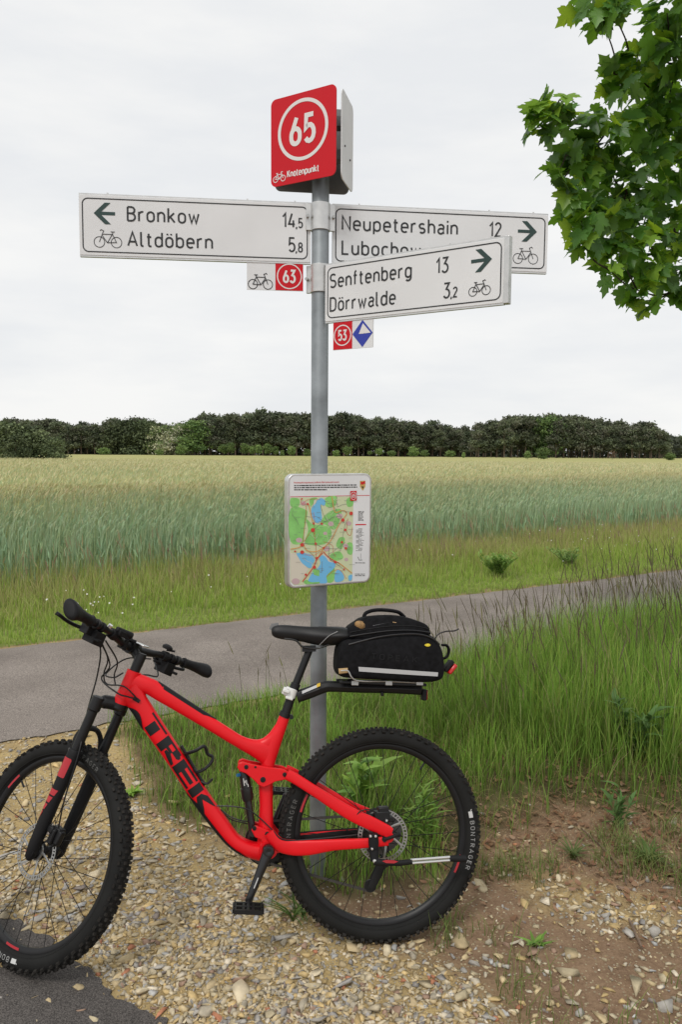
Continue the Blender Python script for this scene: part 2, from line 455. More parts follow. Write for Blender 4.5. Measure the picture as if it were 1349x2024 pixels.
PW = np.array([.20, .16, .15, .11, .08, .045, .12, .05, .06, .03, .015, .01]); PW = PW/PW.sum()
def stone_mat(rnd):
    m = bpy.data.materials.new('broken stone'); m.use_nodes = True; t = m.node_tree; b = t.nodes['Principled BSDF']; L_ = t.links.new
    co = t.nodes.new('ShaderNodeTexCoord'); nz_ = t.nodes.new('ShaderNodeTexNoise'); nz_.inputs['Scale'].default_value = 60 if not rnd else 3.; nz_.inputs['Detail'].default_value = 6
    L_(co.outputs['Object'], nz_.inputs[0])
    if rnd:
        oi = t.nodes.new('ShaderNodeObjectInfo'); src = oi.outputs['Color']
    else:
        at = t.nodes.new('ShaderNodeAttribute'); at.attribute_name = 'Col'; src = at.outputs['Color']
    mr = t.nodes.new('ShaderNodeMapRange'); mr.inputs[1].default_value = .25; mr.inputs[2].default_value = .75; mr.inputs[3].default_value = .68; mr.inputs[4].default_value = 1.2
    L_(nz_.outputs[0], mr.inputs[0])
    vm = t.nodes.new('ShaderNodeVectorMath'); vm.operation = 'SCALE'; L_(src, vm.inputs[0]); L_(mr.outputs[0], vm.inputs['Scale'])
    L_(vm.outputs[0], b.inputs['Base Color']); b.inputs['Roughness'].default_value = .9; b.inputs['Specular IOR Level'].default_value = .2
    bp = t.nodes.new('ShaderNodeBump'); bp.inputs['Strength'].default_value = .4; bp.inputs['Distance'].default_value = .004
    L_(nz_.outputs[0], bp.inputs['Height']); L_(bp.outputs[0], b.inputs['Normal'])
    return m
SM_obj, SM_col = stone_mat(True), stone_mat(False)
stone_meshes = []
for V, Fc in shapes:
    me = np_mesh('stone', V, Fc, SM_obj); stone_meshes.append(me)

def dens(x, y):
    g = soft([p[:2] for p in gravel_poly], x, y, .12, 8, 6); s2 = soft([p[:2] for p in sand_poly2], x, y, .12, 8, 7)
    v = soft(verge_poly, x, y, .1, 6, 8); a = soft(apron_poly, x, y, .05, 6, 9)
    cl = .35+1.1*np.clip(fbm(x, y, .3, 14)-.25, 0, 1)
    d = np.maximum(np.maximum(g*cl, .6*s2*cl), .045+.1*np.clip(fbm(x, y, .25, 15)-.5, 0, 1))*(1-.9*v)*(1-.965*a)
    d = np.where(on_path(x, y) | (y > near_line(x)), 0, d)*np.clip(1.25-.0*x, 0, 1.25)
    return d
# 300 stones that show largest
placed = []
tries = 0
while len(placed) < 300 and tries < 20000:
    tries += 1
    px, py = random.uniform(-10, 1349), 1440+584*random.random()**.75
    p = ptZ(px, py)
    if random.random() < float(dens(np.array([p[0]]), np.array([p[1]]))[0])*1.15:
        s = random.uniform(.032, .066)*(1.35 if random.random() < .14 else 1)
        if any((p[0]-q[0])**2+(p[1]-q[1])**2 < (.5*(s+q[2]))**2 for q in placed): continue
        placed.append((p[0], p[1], s))
big = [(480, 1975, .105), (300, 1700, .055), (365, 1690, .05), (330, 1668, .06), (272, 1698, .065), (395, 1910, .06), (360, 1830, .055), (1330, 1632, .075), (940, 1750, .045), (930, 1655, .05), (1100, 1955, .04), (1038, 1797, .05), (1060, 1960, .045), (1255, 1820, .035)]
for i, (px, py, s) in enumerate(big):
    p = ptZ(px, py); placed[i] = (p[0], p[1], s)
placed = [(x, y, s*(1.4 if i > 14 and i % 3 == 0 else 1)) for i, (x, y, s) in enumerate(placed)]
for x, y, s in placed:
    o = link('stone', random.choice(stone_meshes), ground)
    z = float(gz(x, y))
    o.location = (x, y, z+s*.08); o.rotation_euler = (random.gauss(0, .25), random.gauss(0, .25), random.uniform(0, 6.28))
    o.scale = (s*random.uniform(.95, 1.35), s, s*random.uniform(.6, 1))
    c = PAL[np.random.default_rng(int(abs(x*1e4))).choice(len(PAL), p=PW)]*random.uniform(.8, 1.15)
    o.color = (*c, 1)
# the rest of the gravel
def scatter_stones(n, smin, smax, zfrac):
    pts = []
    while len(pts) < n:
        k = 6000
        px = rng.uniform(-420, 1750, k); py = 1425+620*rng.random(k)**.8
        d = np.stack([ray(a, b) for a, b in zip(px, py)]); t = -EYE[2]/d[:, 2]
        P = EYE+d*t[:, None]
        keep = rng.random(k) < dens(P[:, 0], P[:, 1])+.5*(np.abs(P[:, 1]-near_line(P[:, 0])+.03) < .06)
        pts.extend(P[keep][:n-len(pts)])
    P = np.array(pts); s = smin+(smax-smin)*rng.random(n)**2.3
    z = gz(P[:, 0], P[:, 1])
    Vs, Fs, Cs = [], [], []; off = 0
    which = rng.integers(0, len(shapes), n)
    for w in range(len(shapes)):
        idx = np.where(which == w)[0]
        if not len(idx): continue
        V, Fc = shapes[w]; a = rng.uniform(0, 6.283, len(idx)); ti = rng.normal(0, .3, len(idx))
        ca, sa = np.cos(a), np.sin(a); ct, st_ = np.cos(ti), np.sin(ti)
        X = V[None, :, 0]; Y = V[None, :, 1]; Z = V[None, :, 2]
        Y2 = Y*ct[:, None]-Z*st_[:, None]; Z2 = Y*st_[:, None]+Z*ct[:, None]
        XX = X*ca[:, None]-Y2*sa[:, None]; YY = X*sa[:, None]+Y2*ca[:, None]
        S = s[idx][:, None]
        vv = np.stack([XX*S+P[idx, 0:1], YY*S+P[idx, 1:2], Z2*S+(z[idx]+s[idx]*zfrac)[:, None]], -1)
        Vs.append(vv.reshape(-1, 3))
        nv = len(V); Fs.append((Fc[None]+(np.arange(len(idx))*nv)[:, None, None]+off).reshape(-1, 3)); off += nv*len(idx)
        c = PAL[rng.choice(len(PAL), len(idx), p=PW)]*rng.uniform(.75, 1.12, (len(idx), 1))
        Cs.append(np.repeat(c, nv, 0))
    return np.concatenate(Vs), np.concatenate(Fs), np.concatenate(Cs)
V, Fc, C = scatter_stones(22000, .007, .046, .07)
tag(link('gravel', np_mesh('gravel', V, Fc, SM_col, C)), 'loose yellowish and grey broken stone gravel beside the path', 'gravel', kind='stuff')
# ------------------------------------------------------------------ grasses and crops
def blades(P, h, w, segs, lean, col0, col1, prof=None, yaw=None, droop=.35):
    """P (n,3) feet, h/w (n,), lean (n,) sideways reach as a share of h; returns V, F(quads), C"""
    n = len(P)
    yaw = rng.uniform(0, 6.283, n) if yaw is None else yaw
    face = yaw+rng.normal(math.pi/2, .6, n)
    V = np.empty((n, segs+1, 2, 3)); C = np.empty((n, segs+1, 2, 3))
    for s in range(segs+1):
        t = s/segs
        r = lean*h*t**1.9
        z = h*(t-droop*lean*t**2.2)
        c = np.stack([P[:, 0]+np.cos(yaw)*r, P[:, 1]+np.sin(yaw)*r, P[:, 2]+z], -1)
        ww = w*((1-t)**.6*.94+.06 if prof is None else prof[s])/2
        d = np.stack([np.cos(face)*ww, np.sin(face)*ww, np.zeros(n)], -1)
        V[:, s, 0] = c-d; V[:, s, 1] = c+d
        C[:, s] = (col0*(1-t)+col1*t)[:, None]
    k = (segs+1)*2
    b = (np.arange(n)*k)[:, None, None]
    q = np.array([[2*s, 2*s+1, 2*s+3, 2*s+2] for s in range(segs)])[None]
    return V.reshape(-1, 3), (b+q).reshape(-1, 4), C.reshape(-1, 3)
def join(L):
    off = 0; V, Fq, C = [], [], []
    for v, f, c in L:
        V.append(v); Fq.append(f+off); C.append(c); off += len(v)
    return np.concatenate(V), np.concatenate(Fq), np.concatenate(C)
def tint(n, cols, jit=.18, p=None):
    cols = np.array(cols); c = cols[rng.choice(len(cols), n, p=p)]
    return c*rng.uniform(1-jit, 1+jit, (n, 1))*rng.uniform(1-.06, 1+.06, (n, 3))
def in_view(P, pad=60):
    d = P-EYE; z = d@_fw
    px = IMW/2+F_PX*(d@CR)/z; py = IMH/2-F_PX*(d@CU)/z
    return (px > -pad) & (px < IMW+pad) & (py < IMH+pad*2)
GM = plant_mat('grass blade', .32)
CM = plant_mat('cereal straw', .25, .7)

# --- near verge between the gravel and the path
def scat(x0, x1, y0, y1, n, dfun):
    x = rng.uniform(x0, x1, n); y = rng.uniform(y0, y1, n)
    k = rng.random(n) < dfun(x, y)
    return np.stack([x[k], y[k], gz(x[k], y[k])], -1)
def dv(x, y):
    m = np.where(x < .5, soft(verge_poly, x, y, .11, 10, 2), soft(verge_poly, x, y, .24, 12, 2))
    fr = np.clip(soft(verge_poly, x, y, .5, 14, 3), 0, 1)            # thins out towards the bare soil
    sh = (y < near_line(x)-.03)
    right_low = np.clip((y-(3.02+.10*np.clip(x-.6, 0, 4)))/.85, .10, 1)
    rl = np.where(x > .45, right_low, 1)
    return m*np.where(x < .45, .75+.4*fr, .25+.75*fr**2)*rl*sh*(.35+.9*fbm(x, y, .22, 21))
P = scat(-1.7, 7.5, 2.6, 9., 230000, dv); P = P[in_view(P, 420)]
x, y = P[:, 0], P[:, 1]
tall = np.clip((x-.2)/1.2, 0, 1)*np.clip((y-3.3)/.7, 0, 1)
base_h = .09+.09*fbm(x, y, .5, 22)+.30*tall*(.45+fbm(x, y, .6, 25))
h = base_h*rng.uniform(.55, 1.35, len(P))
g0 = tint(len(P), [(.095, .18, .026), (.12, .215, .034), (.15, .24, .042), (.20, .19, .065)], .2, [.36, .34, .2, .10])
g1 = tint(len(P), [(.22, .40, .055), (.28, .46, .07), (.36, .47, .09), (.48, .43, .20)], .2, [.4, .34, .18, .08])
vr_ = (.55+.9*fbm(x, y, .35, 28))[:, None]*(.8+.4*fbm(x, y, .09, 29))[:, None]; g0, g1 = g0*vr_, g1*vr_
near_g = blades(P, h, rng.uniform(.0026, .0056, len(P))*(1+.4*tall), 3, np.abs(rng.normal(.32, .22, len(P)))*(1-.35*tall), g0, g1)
# dry straw in it
k = rng.random(len(P)) < .035+.16*np.clip(1.1-(y-3.)/.9, 0, 1)*(x > .4); Q = P[k]
near_d = blades(Q, h[k]*.8, np.full(len(Q), .0035), 3, np.abs(rng.normal(.8, .4, len(Q))), tint(len(Q), [(.30, .22, .11), (.22, .14, .07)]), tint(len(Q), [(.42, .34, .18), (.30, .20, .10)]))
tag(link('grass', np_mesh('grass', *join([near_g, near_d])[:2], GM, join([near_g, near_d])[2])), 'green verge grass behind the bicycle growing up to the path', 'grass', kind='stuff')

# flowering stalks standing above the verge, mostly on the right
def stalks(P, h, lean, c0, c1, headc, hl=.22, hw=.008, sw=.0036):
    n = len(P); yaw = rng.uniform(0, 6.283, n)
    yaw = np.where(rng.random(n) < .6, rng.normal(2.9, .5, n), yaw)
    st_ = blades(P, h, np.full(n, sw), 6, lean, c0, c1, prof=[1, 1, .95, .9, .85, .8, .75], yaw=yaw, droop=.2)
    Ls = [st_]
    t0 = 1-hl
    for q in range(2):                                # head as two crossed narrow spindles on the stalk's upper end
        k = 4; V = np.empty((n, k+1, 2, 3)); C = np.empty_like(V)
        fa = yaw+q*1.57+.7
        for s in range(k+1):
            t = t0+hl*s/k; r = lean*h*t**1.9; z = h*(t-.2*lean*t**2.2)
            ww = hw*[.25, 1, .8, .6, .15][s]/2*rng.uniform(.7, 1.2, n)
            c = np.stack([P[:, 0]+np.cos(yaw)*r, P[:, 1]+np.sin(yaw)*r, P[:, 2]+z], -1)
            d = np.stack([np.cos(fa)*ww, np.sin(fa)*ww, np.zeros(n)], -1)
            V[:, s, 0] = c-d; V[:, s, 1] = c+d; C[:, s] = headc[:, None]
        b = (np.arange(n)*(k+1)*2)[:, None, None]
        qd = np.array([[2*s, 2*s+1, 2*s+3, 2*s+2] for s in range(k)])[None]
        Ls.append((V.reshape(-1, 3), (b+qd).reshape(-1, 4), C.reshape(-1, 3)))
    return join(Ls)
def ds(x, y):
    return soft(verge_poly, x, y, .1, 6, 2)*(y < near_line(x)-.02)*np.clip((x-.25)/.9, .0, 1)*np.clip((y-3.7)/.6, 0, 1)
Q = scat(.2, 6.5, 3.4, 8.8, 5200, ds); Q = Q[in_view(Q, 60)][:560]
Q2 = scat(-.75, .6, 4.3, 5.6, 500, lambda x, y: (y < near_line(x)-.01)*(y > near_line(x)-.3)*.35); Q2 = Q2[:26]
hq = np.concatenate([rng.uniform(.45, .92, len(Q))*np.clip(.72+.16*(Q[:, 0]-.4), .7, 1.15), rng.uniform(.18, .5, len(Q2))])
Q = np.concatenate([Q, Q2])
s1 = stalks(Q, hq, np.abs(rng.normal(.14, .13, len(Q))), tint(len(Q), [(.08, .13, .03), (.10, .12, .045)]), tint(len(Q), [(.13, .13, .06), (.14, .12, .07)]), tint(len(Q), [(.19, .15, .095), (.16, .14, .08), (.28, .27, .12)]))
tag(link('flowering_grass', np_mesh('flowering_grass', *s1[:2], GM, s1[2])), 'thin brown seeding grass stalks standing tall in the verge on the right', 'grass', kind='stuff')

# sparse tufts and litter on the bare soil at the right
def db(x, y):
    cl = np.clip(fbm(x, y, .22, 41)-.50, 0, 1)*5
    return np.clip(cl, 0, 1)*(1-soft(verge_poly, x, y, .1, 6, 2))*(1-soft([p[:2] for p in gravel_poly], x, y, .1, 6, 6))*(x > .3)*np.clip((y-1.9)/1.1, .05, 1)
P = scat(.3, 3.5, 1.9, 4.2, 46000, db)
b1 = blades(P, rng.uniform(.03, .14, len(P)), np.full(len(P), .0034), 3, np.abs(rng.normal(.6, .35, len(P))), tint(len(P), [(.09, .14, .03), (.13, .16, .045)]), tint(len(P), [(.19, .29, .06), (.3, .31, .11)]))
def dl(x, y): return np.clip((y-2.45)/.6, 0, 1)*(x > .35)*(y < 4.9)*np.clip(fbm(x, y, .3, 44)*1.9-.25, 0, 1)
P = scat(.35, 3.8, 2.3, 4.9, 14000, dl)
lt = rng.uniform(.03, .14, len(P)); yw = rng.uniform(0, 6.283, len(P))
li = blades(P+[0, 0, .01], lt*.28, np.full(len(P), .003), 3, rng.uniform(2.0, 4.5, len(P)), tint(len(P), [(.28, .17, .09), (.38, .27, .15), (.18, .09, .05)]), tint(len(P), [(.33, .2, .11), (.42, .31, .17)]), yaw=yw, droop=.05)
P = scat(.35, 3.8, 2.3, 4.9, 6500, dl)
lf = blades(P+[0, 0, .008], np.full(len(P), .014), rng.uniform(.012, .03, len(P)), 2, rng.uniform(1.2, 2.6, len(P)), tint(len(P), [(.22, .11, .06), (.30, .18, .10), (.36, .26, .17)]), tint(len(P), [(.26, .13, .07), (.36, .22, .13)]), prof=[.3, 1, .2], droop=.1)
J = join([b1, li, lf])
tag(link('leaf_litter', np_mesh('leaf_litter', *J[:2], GM, J[2])), 'dead grass, brown leaf litter and sparse tufts on the reddish soil at the right', 'litter', kind='stuff')

# --- far verge between the path and the rye
def dfv(x, y): return (y > far_line(x)+.02+.05*fbm(x, y, .3, 50))*(y < field_line(x)+.3)*(.45+.8*fbm(x, y, .7, 51))
P = scat(-8, 13, 3., 21, 430000, dfv); P = P[in_view(P, 380)]
x, y = P[:, 0], P[:, 1]
u = np.clip((y-far_line(x))/(field_line(x)-far_line(x)), 0, 1)
h = (.07+.30*np.clip(u-.15, 0, 1)**.8*(.5+fbm(x, y, 1.1, 52)))*rng.uniform(.6, 1.35, len(P))
dry = (rng.random(len(P)) < np.clip(u*1.5-.2, 0, 1)*(.4+.7*fbm(x, y, .9, 53)))[:, None]
g0 = np.where(dry, tint(len(P), [(.32, .31, .12), (.28, .31, .09)]), tint(len(P), [(.20, .34, .035), (.25, .38, .05)]))
g1 = np.where(dry, tint(len(P), [(.56, .49, .24), (.48, .39, .20), (.50, .50, .17)]), tint(len(P), [(.38, .54, .09), (.44, .57, .12), (.50, .55, .17)]))
fv = blades(P, h, rng.uniform(.005, .009, len(P)), 2, np.abs(rng.normal(.3, .2, len(P))), g0, g1)
def dfs(x, y): return (y > far_line(x)+.5)*(y < field_line(x)+.5)*(.2+.8*fbm(x, y, .8, 55))*np.clip((y-far_line(x)-.4)/1.6, 0, 1)
Q = scat(-6, 11.5, 4.2, 20, 9500, dfs); Q = Q[in_view(Q)]
fs = stalks(Q, rng.uniform(.35, .75, len(Q)), np.abs(rng.normal(.12, .1, len(Q))), tint(len(Q), [(.15, .17, .06)]), tint(len(Q), [(.28, .21, .11)]), tint(len(Q), [(.40, .31, .20), (.46, .38, .23), (.36, .25, .18)]), hw=.012, sw=.004)
J = join([fv, fs])
tag(link('verge_grass', np_mesh('verge_grass', *J[:2], GM, J[2])), 'bright green and browning grass between the far edge of the path and the rye', 'grass', kind='stuff')
# white clover and daisies in it
def flowers(n, cx, cy, sx, sy):
    x = rng.normal(cx, sx, n); y = rng.normal(cy, sy, n); k = (y > far_line(x)+.15); x, y = x[k], y[k]
    n = len(x); z = gz(x, y)+rng.uniform(.10, .34, n); r = rng.uniform(.006, .011, n)
    V = []; Fl = []
    for i in range(n):
        b = len(V); c = np.array([x[i], y[i], z[i]])
        for k in range(5):
            a = k*1.2566; V.append(c+r[i]*np.array([math.cos(a), .5*math.sin(a), .8*math.sin(a)]))
        V.append(c+np.array([0, 0, r[i]*.8]))
        Fl += [(b+k, b+(k+1) % 5, b+5) for k in range(5)]
    return np.array(V), np.array(Fl)
fl = [flowers(20, -2.45, 7.25, .22, .10), flowers(10, -.9, 8.2, .8, .3), flowers(22, 3.5, 11.6, 2.4, 1.0), flowers(40, 5.5, 13.3, 1.3, .8)]
off = 0; VV = []; FF = []
for v, f in fl: VV.append(v); FF.append(f+off); off += len(v)
VV = np.concatenate(VV)
tag(link('white_flowers', np_mesh('white_flowers', VV, np.concatenate(FF), CM, np.tile((.75, .74, .68), (len(VV), 1)))), 'tiny white flowers dotted in the verge beyond the path', 'flowers', kind='stuff')

# --- rye
def rye(P, h, full=True, hs=1., ripe=None):
    n = len(P); yaw = rng.normal(.4, .9, n); lean = np.abs(rng.normal(.10, .06, n))
    c0 = tint(n, [(.35, .53, .34), (.39, .55, .34), (.44, .55, .30)], .14); c1 = tint(n, [(.42, .48, .27), (.46, .47, .25), (.37, .48, .29)], .12)
    hc = tint(n, [(.52, .485, .26), (.57, .52, .29), (.48, .485, .26), (.59, .55, .33)], .14)
    if ripe is not None:
        gh = tint(n, [(.37, .50, .32), (.41, .51, .31)], .12); k_ = ripe[:, None]; hc = gh*(1-k_)+hc*k_; c1 = c1*(.3+.7*k_)+gh*(.7-.7*k_)
    Ls = []
    z0 = 0 if full else .55
    k = 3 if full else 1; V = np.empty((n, k+1, 2, 3)); C = np.empty_like(V); fa = rng.uniform(0, 3.14, n)
    for s in range(k+1):
        t = z0+(1-z0)*s/k; r = lean*h*t**2
        c = np.stack([P[:, 0]+np.cos(yaw)*r, P[:, 1]+np.sin(yaw)*r, P[:, 2]+h*t], -1)
        d = np.stack([np.cos(fa), np.sin(fa), 0*fa], -1)*(.0045*hs*(1.3-.5*t))
        V[:, s, 0] = c-d; V[:, s, 1] = c+d; C[:, s] = (c0*(1-t)**.8+c1*(1-(1-t)**.8))[:, None]
    b = (np.arange(n)*(k+1)*2)[:, None, None]
    Ls.append((V.reshape(-1, 3), (b+np.array([[2*s, 2*s+1, 2*s+3, 2*s+2] for s in range(k)])[None]).reshape(-1, 4), C.reshape(-1, 3)))
    if full:                                          # two leaves
        for q in range(2):
            t = rng.uniform(.25, .7, n)
            Pl = P+np.stack([0*t, 0*t, h*t], -1)
            Ls.append(blades(Pl, h*rng.uniform(.18, .32, n), np.full(n, .012*hs), 2, rng.uniform(.3, .9, n), c0, c0*.6+c1*.4))
    # nodding head
    top = np.stack([P[:, 0]+np.cos(yaw)*lean*h, P[:, 1]+np.sin(yaw)*lean*h, P[:, 2]+h*.995], -1)
    hl = rng.uniform(.09, .14, n)*hs**.3
    for q in range(2 if full else 1):
        k = 3; V = np.empty((n, k+1, 2, 3)); C = np.empty_like(V); f2 = (yaw+1.57*q+.4) if full else rng.uniform(0, 3.14, n)
        for s in range(k+1):
            t = s/k
            c = top+np.stack([np.cos(yaw)*hl*(.12*t+.38*t*t), np.sin(yaw)*hl*(.12*t+.38*t*t), hl*(.97*t-.30*t*t)], -1)
            d = np.stack([np.cos(f2), np.sin(f2), 0*f2], -1)*(.0062*hs*[.45, 1, .9, .35][s])
            if q: d = np.stack([np.cos(f2), np.sin(f2), 0*f2+.25], -1)*(.0058*hs*[.45, 1, .9, .35][s])
            V[:, s, 0] = c-d; V[:, s, 1] = c+d; C[:, s] = hc[:, None]
        b = (np.arange(n)*(k+1)*2)[:, None, None]
        Ls.append((V.reshape(-1, 3), (b+np.array([[2*s, 2*s+1, 2*s+3, 2*s+2] for s in range(k)])[None]).reshape(-1, 4), C.reshape(-1, 3)))
    return join(Ls)
RYE_H = 1.03
def dr(x, y):
    q = y-field_line(x); return np.clip(q/.35+.3*fbm(x, y, .5, 60), 0, 1)*(q > -.25)*(q < 5.2)
P = scat(-11, 19, 3, 29, 225000, dr); P = P[in_view(P, 420)]; P = P[:56000]
q = P[:, 1]-field_line(P[:, 0])
hh = (RYE_H+.10*(fbm(P[:, 0], P[:, 1], 1.2, 61)-.5))*np.clip(.60+.20*q, .52, 1)*rng.uniform(.90, 1.05, len(P))
J1 = rye(P, hh, ripe=np.clip((q-.2)/2.6+.45*(fbm(P[:, 0], P[:, 1], 1.6, 66)-.5)+rng.normal(0, .22, len(P)), .0, 1))
def dr2(x, y):
    q = y-field_line(x); return (q > 5)*(np.abs(x) < .80*y+3)*np.clip(26/y, 0, 1)**1.1
P = scat(-42, 46, 6, 62, 330000, dr2); P = P[in_view(P, 350)]; P = P[:80000]
hh = (RYE_H+.14*(fbm(P[:, 0], P[:, 1], 2.5, 62)-.5))*rng.uniform(.92, 1.06, len(P))
hs = np.clip(P[:, 1]/16, 1, 2.4)
lo, hi = hs < 1.6, hs >= 1.6
rp_ = np.clip((P[:, 1]-field_line(P[:, 0])-.2)/3.2+.5*(fbm(P[:, 0], P[:, 1], 2.5, 66)-.4)+rng.normal(0, .2, len(P)), .55, 1)
J2 = rye(P[lo], hh[lo], False, 1.25, rp_[lo]); J3 = rye(P[hi], hh[hi], False, 1.9)
J = join([J1, J2, J3])
tag(link('rye', np_mesh('rye', *J[:2], CM, J[2])), 'ripening rye with blue green stems and pale heads beyond the path', 'crop', kind='stuff')
# the crop's closed canopy, seen at a low angle from above
cx = graded(-700, -18, 22, 700, .35, 1.10); cyy = graded(-30, 3, 34, 330, .35, 1.06)
CX, CY = np.meshgrid(cx, cyy)
qq = CY-field_line(CX)
CZ = RYE_H*(.93+.0*CX)-.10+dip(CY)+(fbm(CX, CY, 1.5, 63)-.5)*.16+(fbm(CX, CY, 9, 64)-.5)*.12
CZ = np.where(qq < 3.2, -.05+(CZ+.05)*np.clip((qq-1.2)/2.0, 0, 1), CZ)
I = np.arange(CX.size).reshape(CX.shape); Fq = np.stack([I[:-1, :-1], I[:-1, 1:], I[1:, 1:], I[1:, :-1]], -1)
keep = (np.minimum.reduce([qq[:-1, :-1], qq[:-1, 1:], qq[1:, 1:], qq[1:, :-1]]) > 1.0)
Fq = Fq[keep]
cm = bpy.data.materials.new('rye canopy'); cm.use_nodes = True; t = cm.node_tree; b = t.nodes['Principled BSDF']
co = t.nodes.new('ShaderNodeTexCoord')
def _n(s, d=6, sx=1, sy=1):
    m_ = t.nodes.new('ShaderNodeMapping'); m_.inputs['Scale'].default_value = (sx, sy, 1); t.links.new(co.outputs['Object'], m_.inputs[0])
    n = t.nodes.new('ShaderNodeTexNoise'); n.inputs['Scale'].default_value = s; n.inputs['Detail'].default_value = d; t.links.new(m_.outputs[0], n.inputs[0]); return n
n1, n2 = _n(.06, 5, .35, 1), _n(5, 6, 1, .5)
r1 = t.nodes.new('ShaderNodeValToRGB'); r1.color_ramp.elements[0].position = .35; r1.color_ramp.elements[1].position = .68
r1.color_ramp.elements[0].color = (.36, .36, .155, 1); r1.color_ramp.elements[1].color = (.43, .395, .195, 1); t.links.new(n1.outputs[0], r1.inputs[0])
r2 = t.nodes.new('ShaderNodeValToRGB'); r2.color_ramp.elements[0].position = .3; r2.color_ramp.elements[1].position = .7
r2.color_ramp.elements[0].color = (.74, .80, .70, 1); r2.color_ramp.elements[1].color = (1.15, 1.12, 1.1, 1); t.links.new(n2.outputs[0], r2.inputs[0])
x_ = t.nodes.new('ShaderNodeMix'); x_.data_type = 'RGBA'; x_.blend_type = 'MULTIPLY'; x_.inputs[0].default_value = 1
t.links.new(r1.outputs[0], x_.inputs[6]); t.links.new(r2.outputs[0], x_.inputs[7]); t.links.new(x_.outputs[2], b.inputs['Base Color'])
b.inputs['Roughness'].default_value = 1; b.inputs['Specular IOR Level'].default_value = .05
bp = t.nodes.new('ShaderNodeBump'); bp.inputs['Strength'].default_value = .7; bp.inputs['Distance'].default_value = .15
t.links.new(n2.outputs[0], bp.inputs['Height']); t.links.new(bp.outputs[0], b.inputs['Normal'])
cme = np_mesh('rye_canopy', np.stack([CX, CY, CZ], -1).reshape(-1, 3), Fq, cm)
tag(link('rye_canopy', cme), 'pale golden rye field stretching back to the wood', 'crop', kind='stuff')

# ------------------------------------------------------------------ broad leaved weeds, each a thing
def weed(name, px, py, nst, h, ll, lw, cols, label, cat='plant', spread=.5, group=None, rosette=False, dist=None):
    p = ptZ(px, py) if dist is None else ptY(px, py, dist)
    root = empty(name, (p[0], p[1], float(gz(p[0], p[1]))))
    tag(root, label, cat, group)
    Ls = []; st = []
    for i in range(nst):
        a = random.uniform(0, 6.283); sp = random.uniform(.1, spread); hh = h*random.uniform(.6, 1.1)
        b0 = np.array([random.gauss(0, .012+.05*h), random.gauss(0, .012+.05*h), 0])
        if not rosette:
            t = np.linspace(0, 1, 5); L = b0+np.stack([np.cos(a)*sp*hh*t**1.5, np.sin(a)*sp*hh*t**1.5, hh*t], -1); st.append(L)
            nl = max(6, int(hh/.018))
            tt = np.linspace(.12, 1, nl); Pl = np.stack([np.interp(tt, t, L[:, k]) for k in range(3)], -1)
        else:
            nl = 12; Pl = np.repeat(b0[None], nl, 0)
        n = len(Pl)
        c = tint(n, cols, .15)
        Ls.append(blades(Pl, np.full(n, ll)*rng.uniform(.5, 1.05, n), np.full(n, lw)*rng.uniform(.7, 1.1, n), 4, rng.uniform(.7, 1.5, n), c, c*1.25, prof=[.3, .9, 1, .7, .08], droop=.3))
    J = join(Ls)
    link('foliage', np_mesh('foliage', *J[:2], GM, J[2]), root)
    if st:
        m_ = MB()
        for L in st: m_.tube(L, [.003, .003, .0025, .002, .001], 5)
        m_.build('stem', M_STEM, root)
    return root
M_STEM = mat('green plant stem', (.10, .14, .04), .6)
GRN = [(.15, .28, .045), (.19, .34, .055), (.24, .38, .07)]
DGR = [(.07, .14, .035), (.09, .17, .045)]
weed('weed', 835, 1672, 9, .26, .07, .014, GRN, 'bushy bright green weed with narrow leaves seen through the rear wheel')
weed('weed', 705, 1610, 5, .20, .11, .05, GRN, 'broad leaved green weed behind the upper part of the rear wheel')
weed('weed', 590, 1818, 3, .05, .13, .008, [(.08, .14, .03), (.11, .18, .04)], 'grass tuft touching the front of the rear tyre', 'grass tuft', rosette=True)
weed('weed', 265, 1572, 3, .05, .06, .02, [(.20, .34, .05), (.24, .38, .06)], 'light green leafy rosette in the gravel right of the front tyre', rosette=True)
weed('weed', 1063, 1882, 2, .05, .05, .014, [(.13, .26, .04), (.16, .30, .05)], 'tiny bright green seedling alone on the bare soil', rosette=True)
weed('weed', 1222, 1640, 6, .17, .07, .02, DGR, 'dark green upright weed on the reddish soil at the right')
weed('weed', 1130, 1700, 4, .06, .10, .006, [(.08, .12, .03), (.13, .17, .05)], 'small grass tuft on the soil left of the dark upright weed', 'grass tuft', rosette=True)
weed('weed', 1275, 1700, 5, .06, .12, .008, [(.08, .13, .03), (.13, .17, .05)], 'spreading grass tuft below the dark upright weed', 'grass tuft', rosette=True)
weed('weed', 1255, 1520, 9, .30, .09, .028, DGR, 'large dark green leafy weed at the edge of the tall grass at the right')
weed('weed', 985, 1140, 40, .30, .09, .028, [(.20, .33, .07), (.17, .29, .06), (.25, .37, .09)], 'leafy green clump on the far side of the path left of the smaller one', spread=1.2)
weed('weed', 1125, 1122, 30, .25, .08, .024, [(.22, .33, .09), (.19, .30, .08)], 'smaller grey green clump on the far side of the path at the right', spread=1.2)
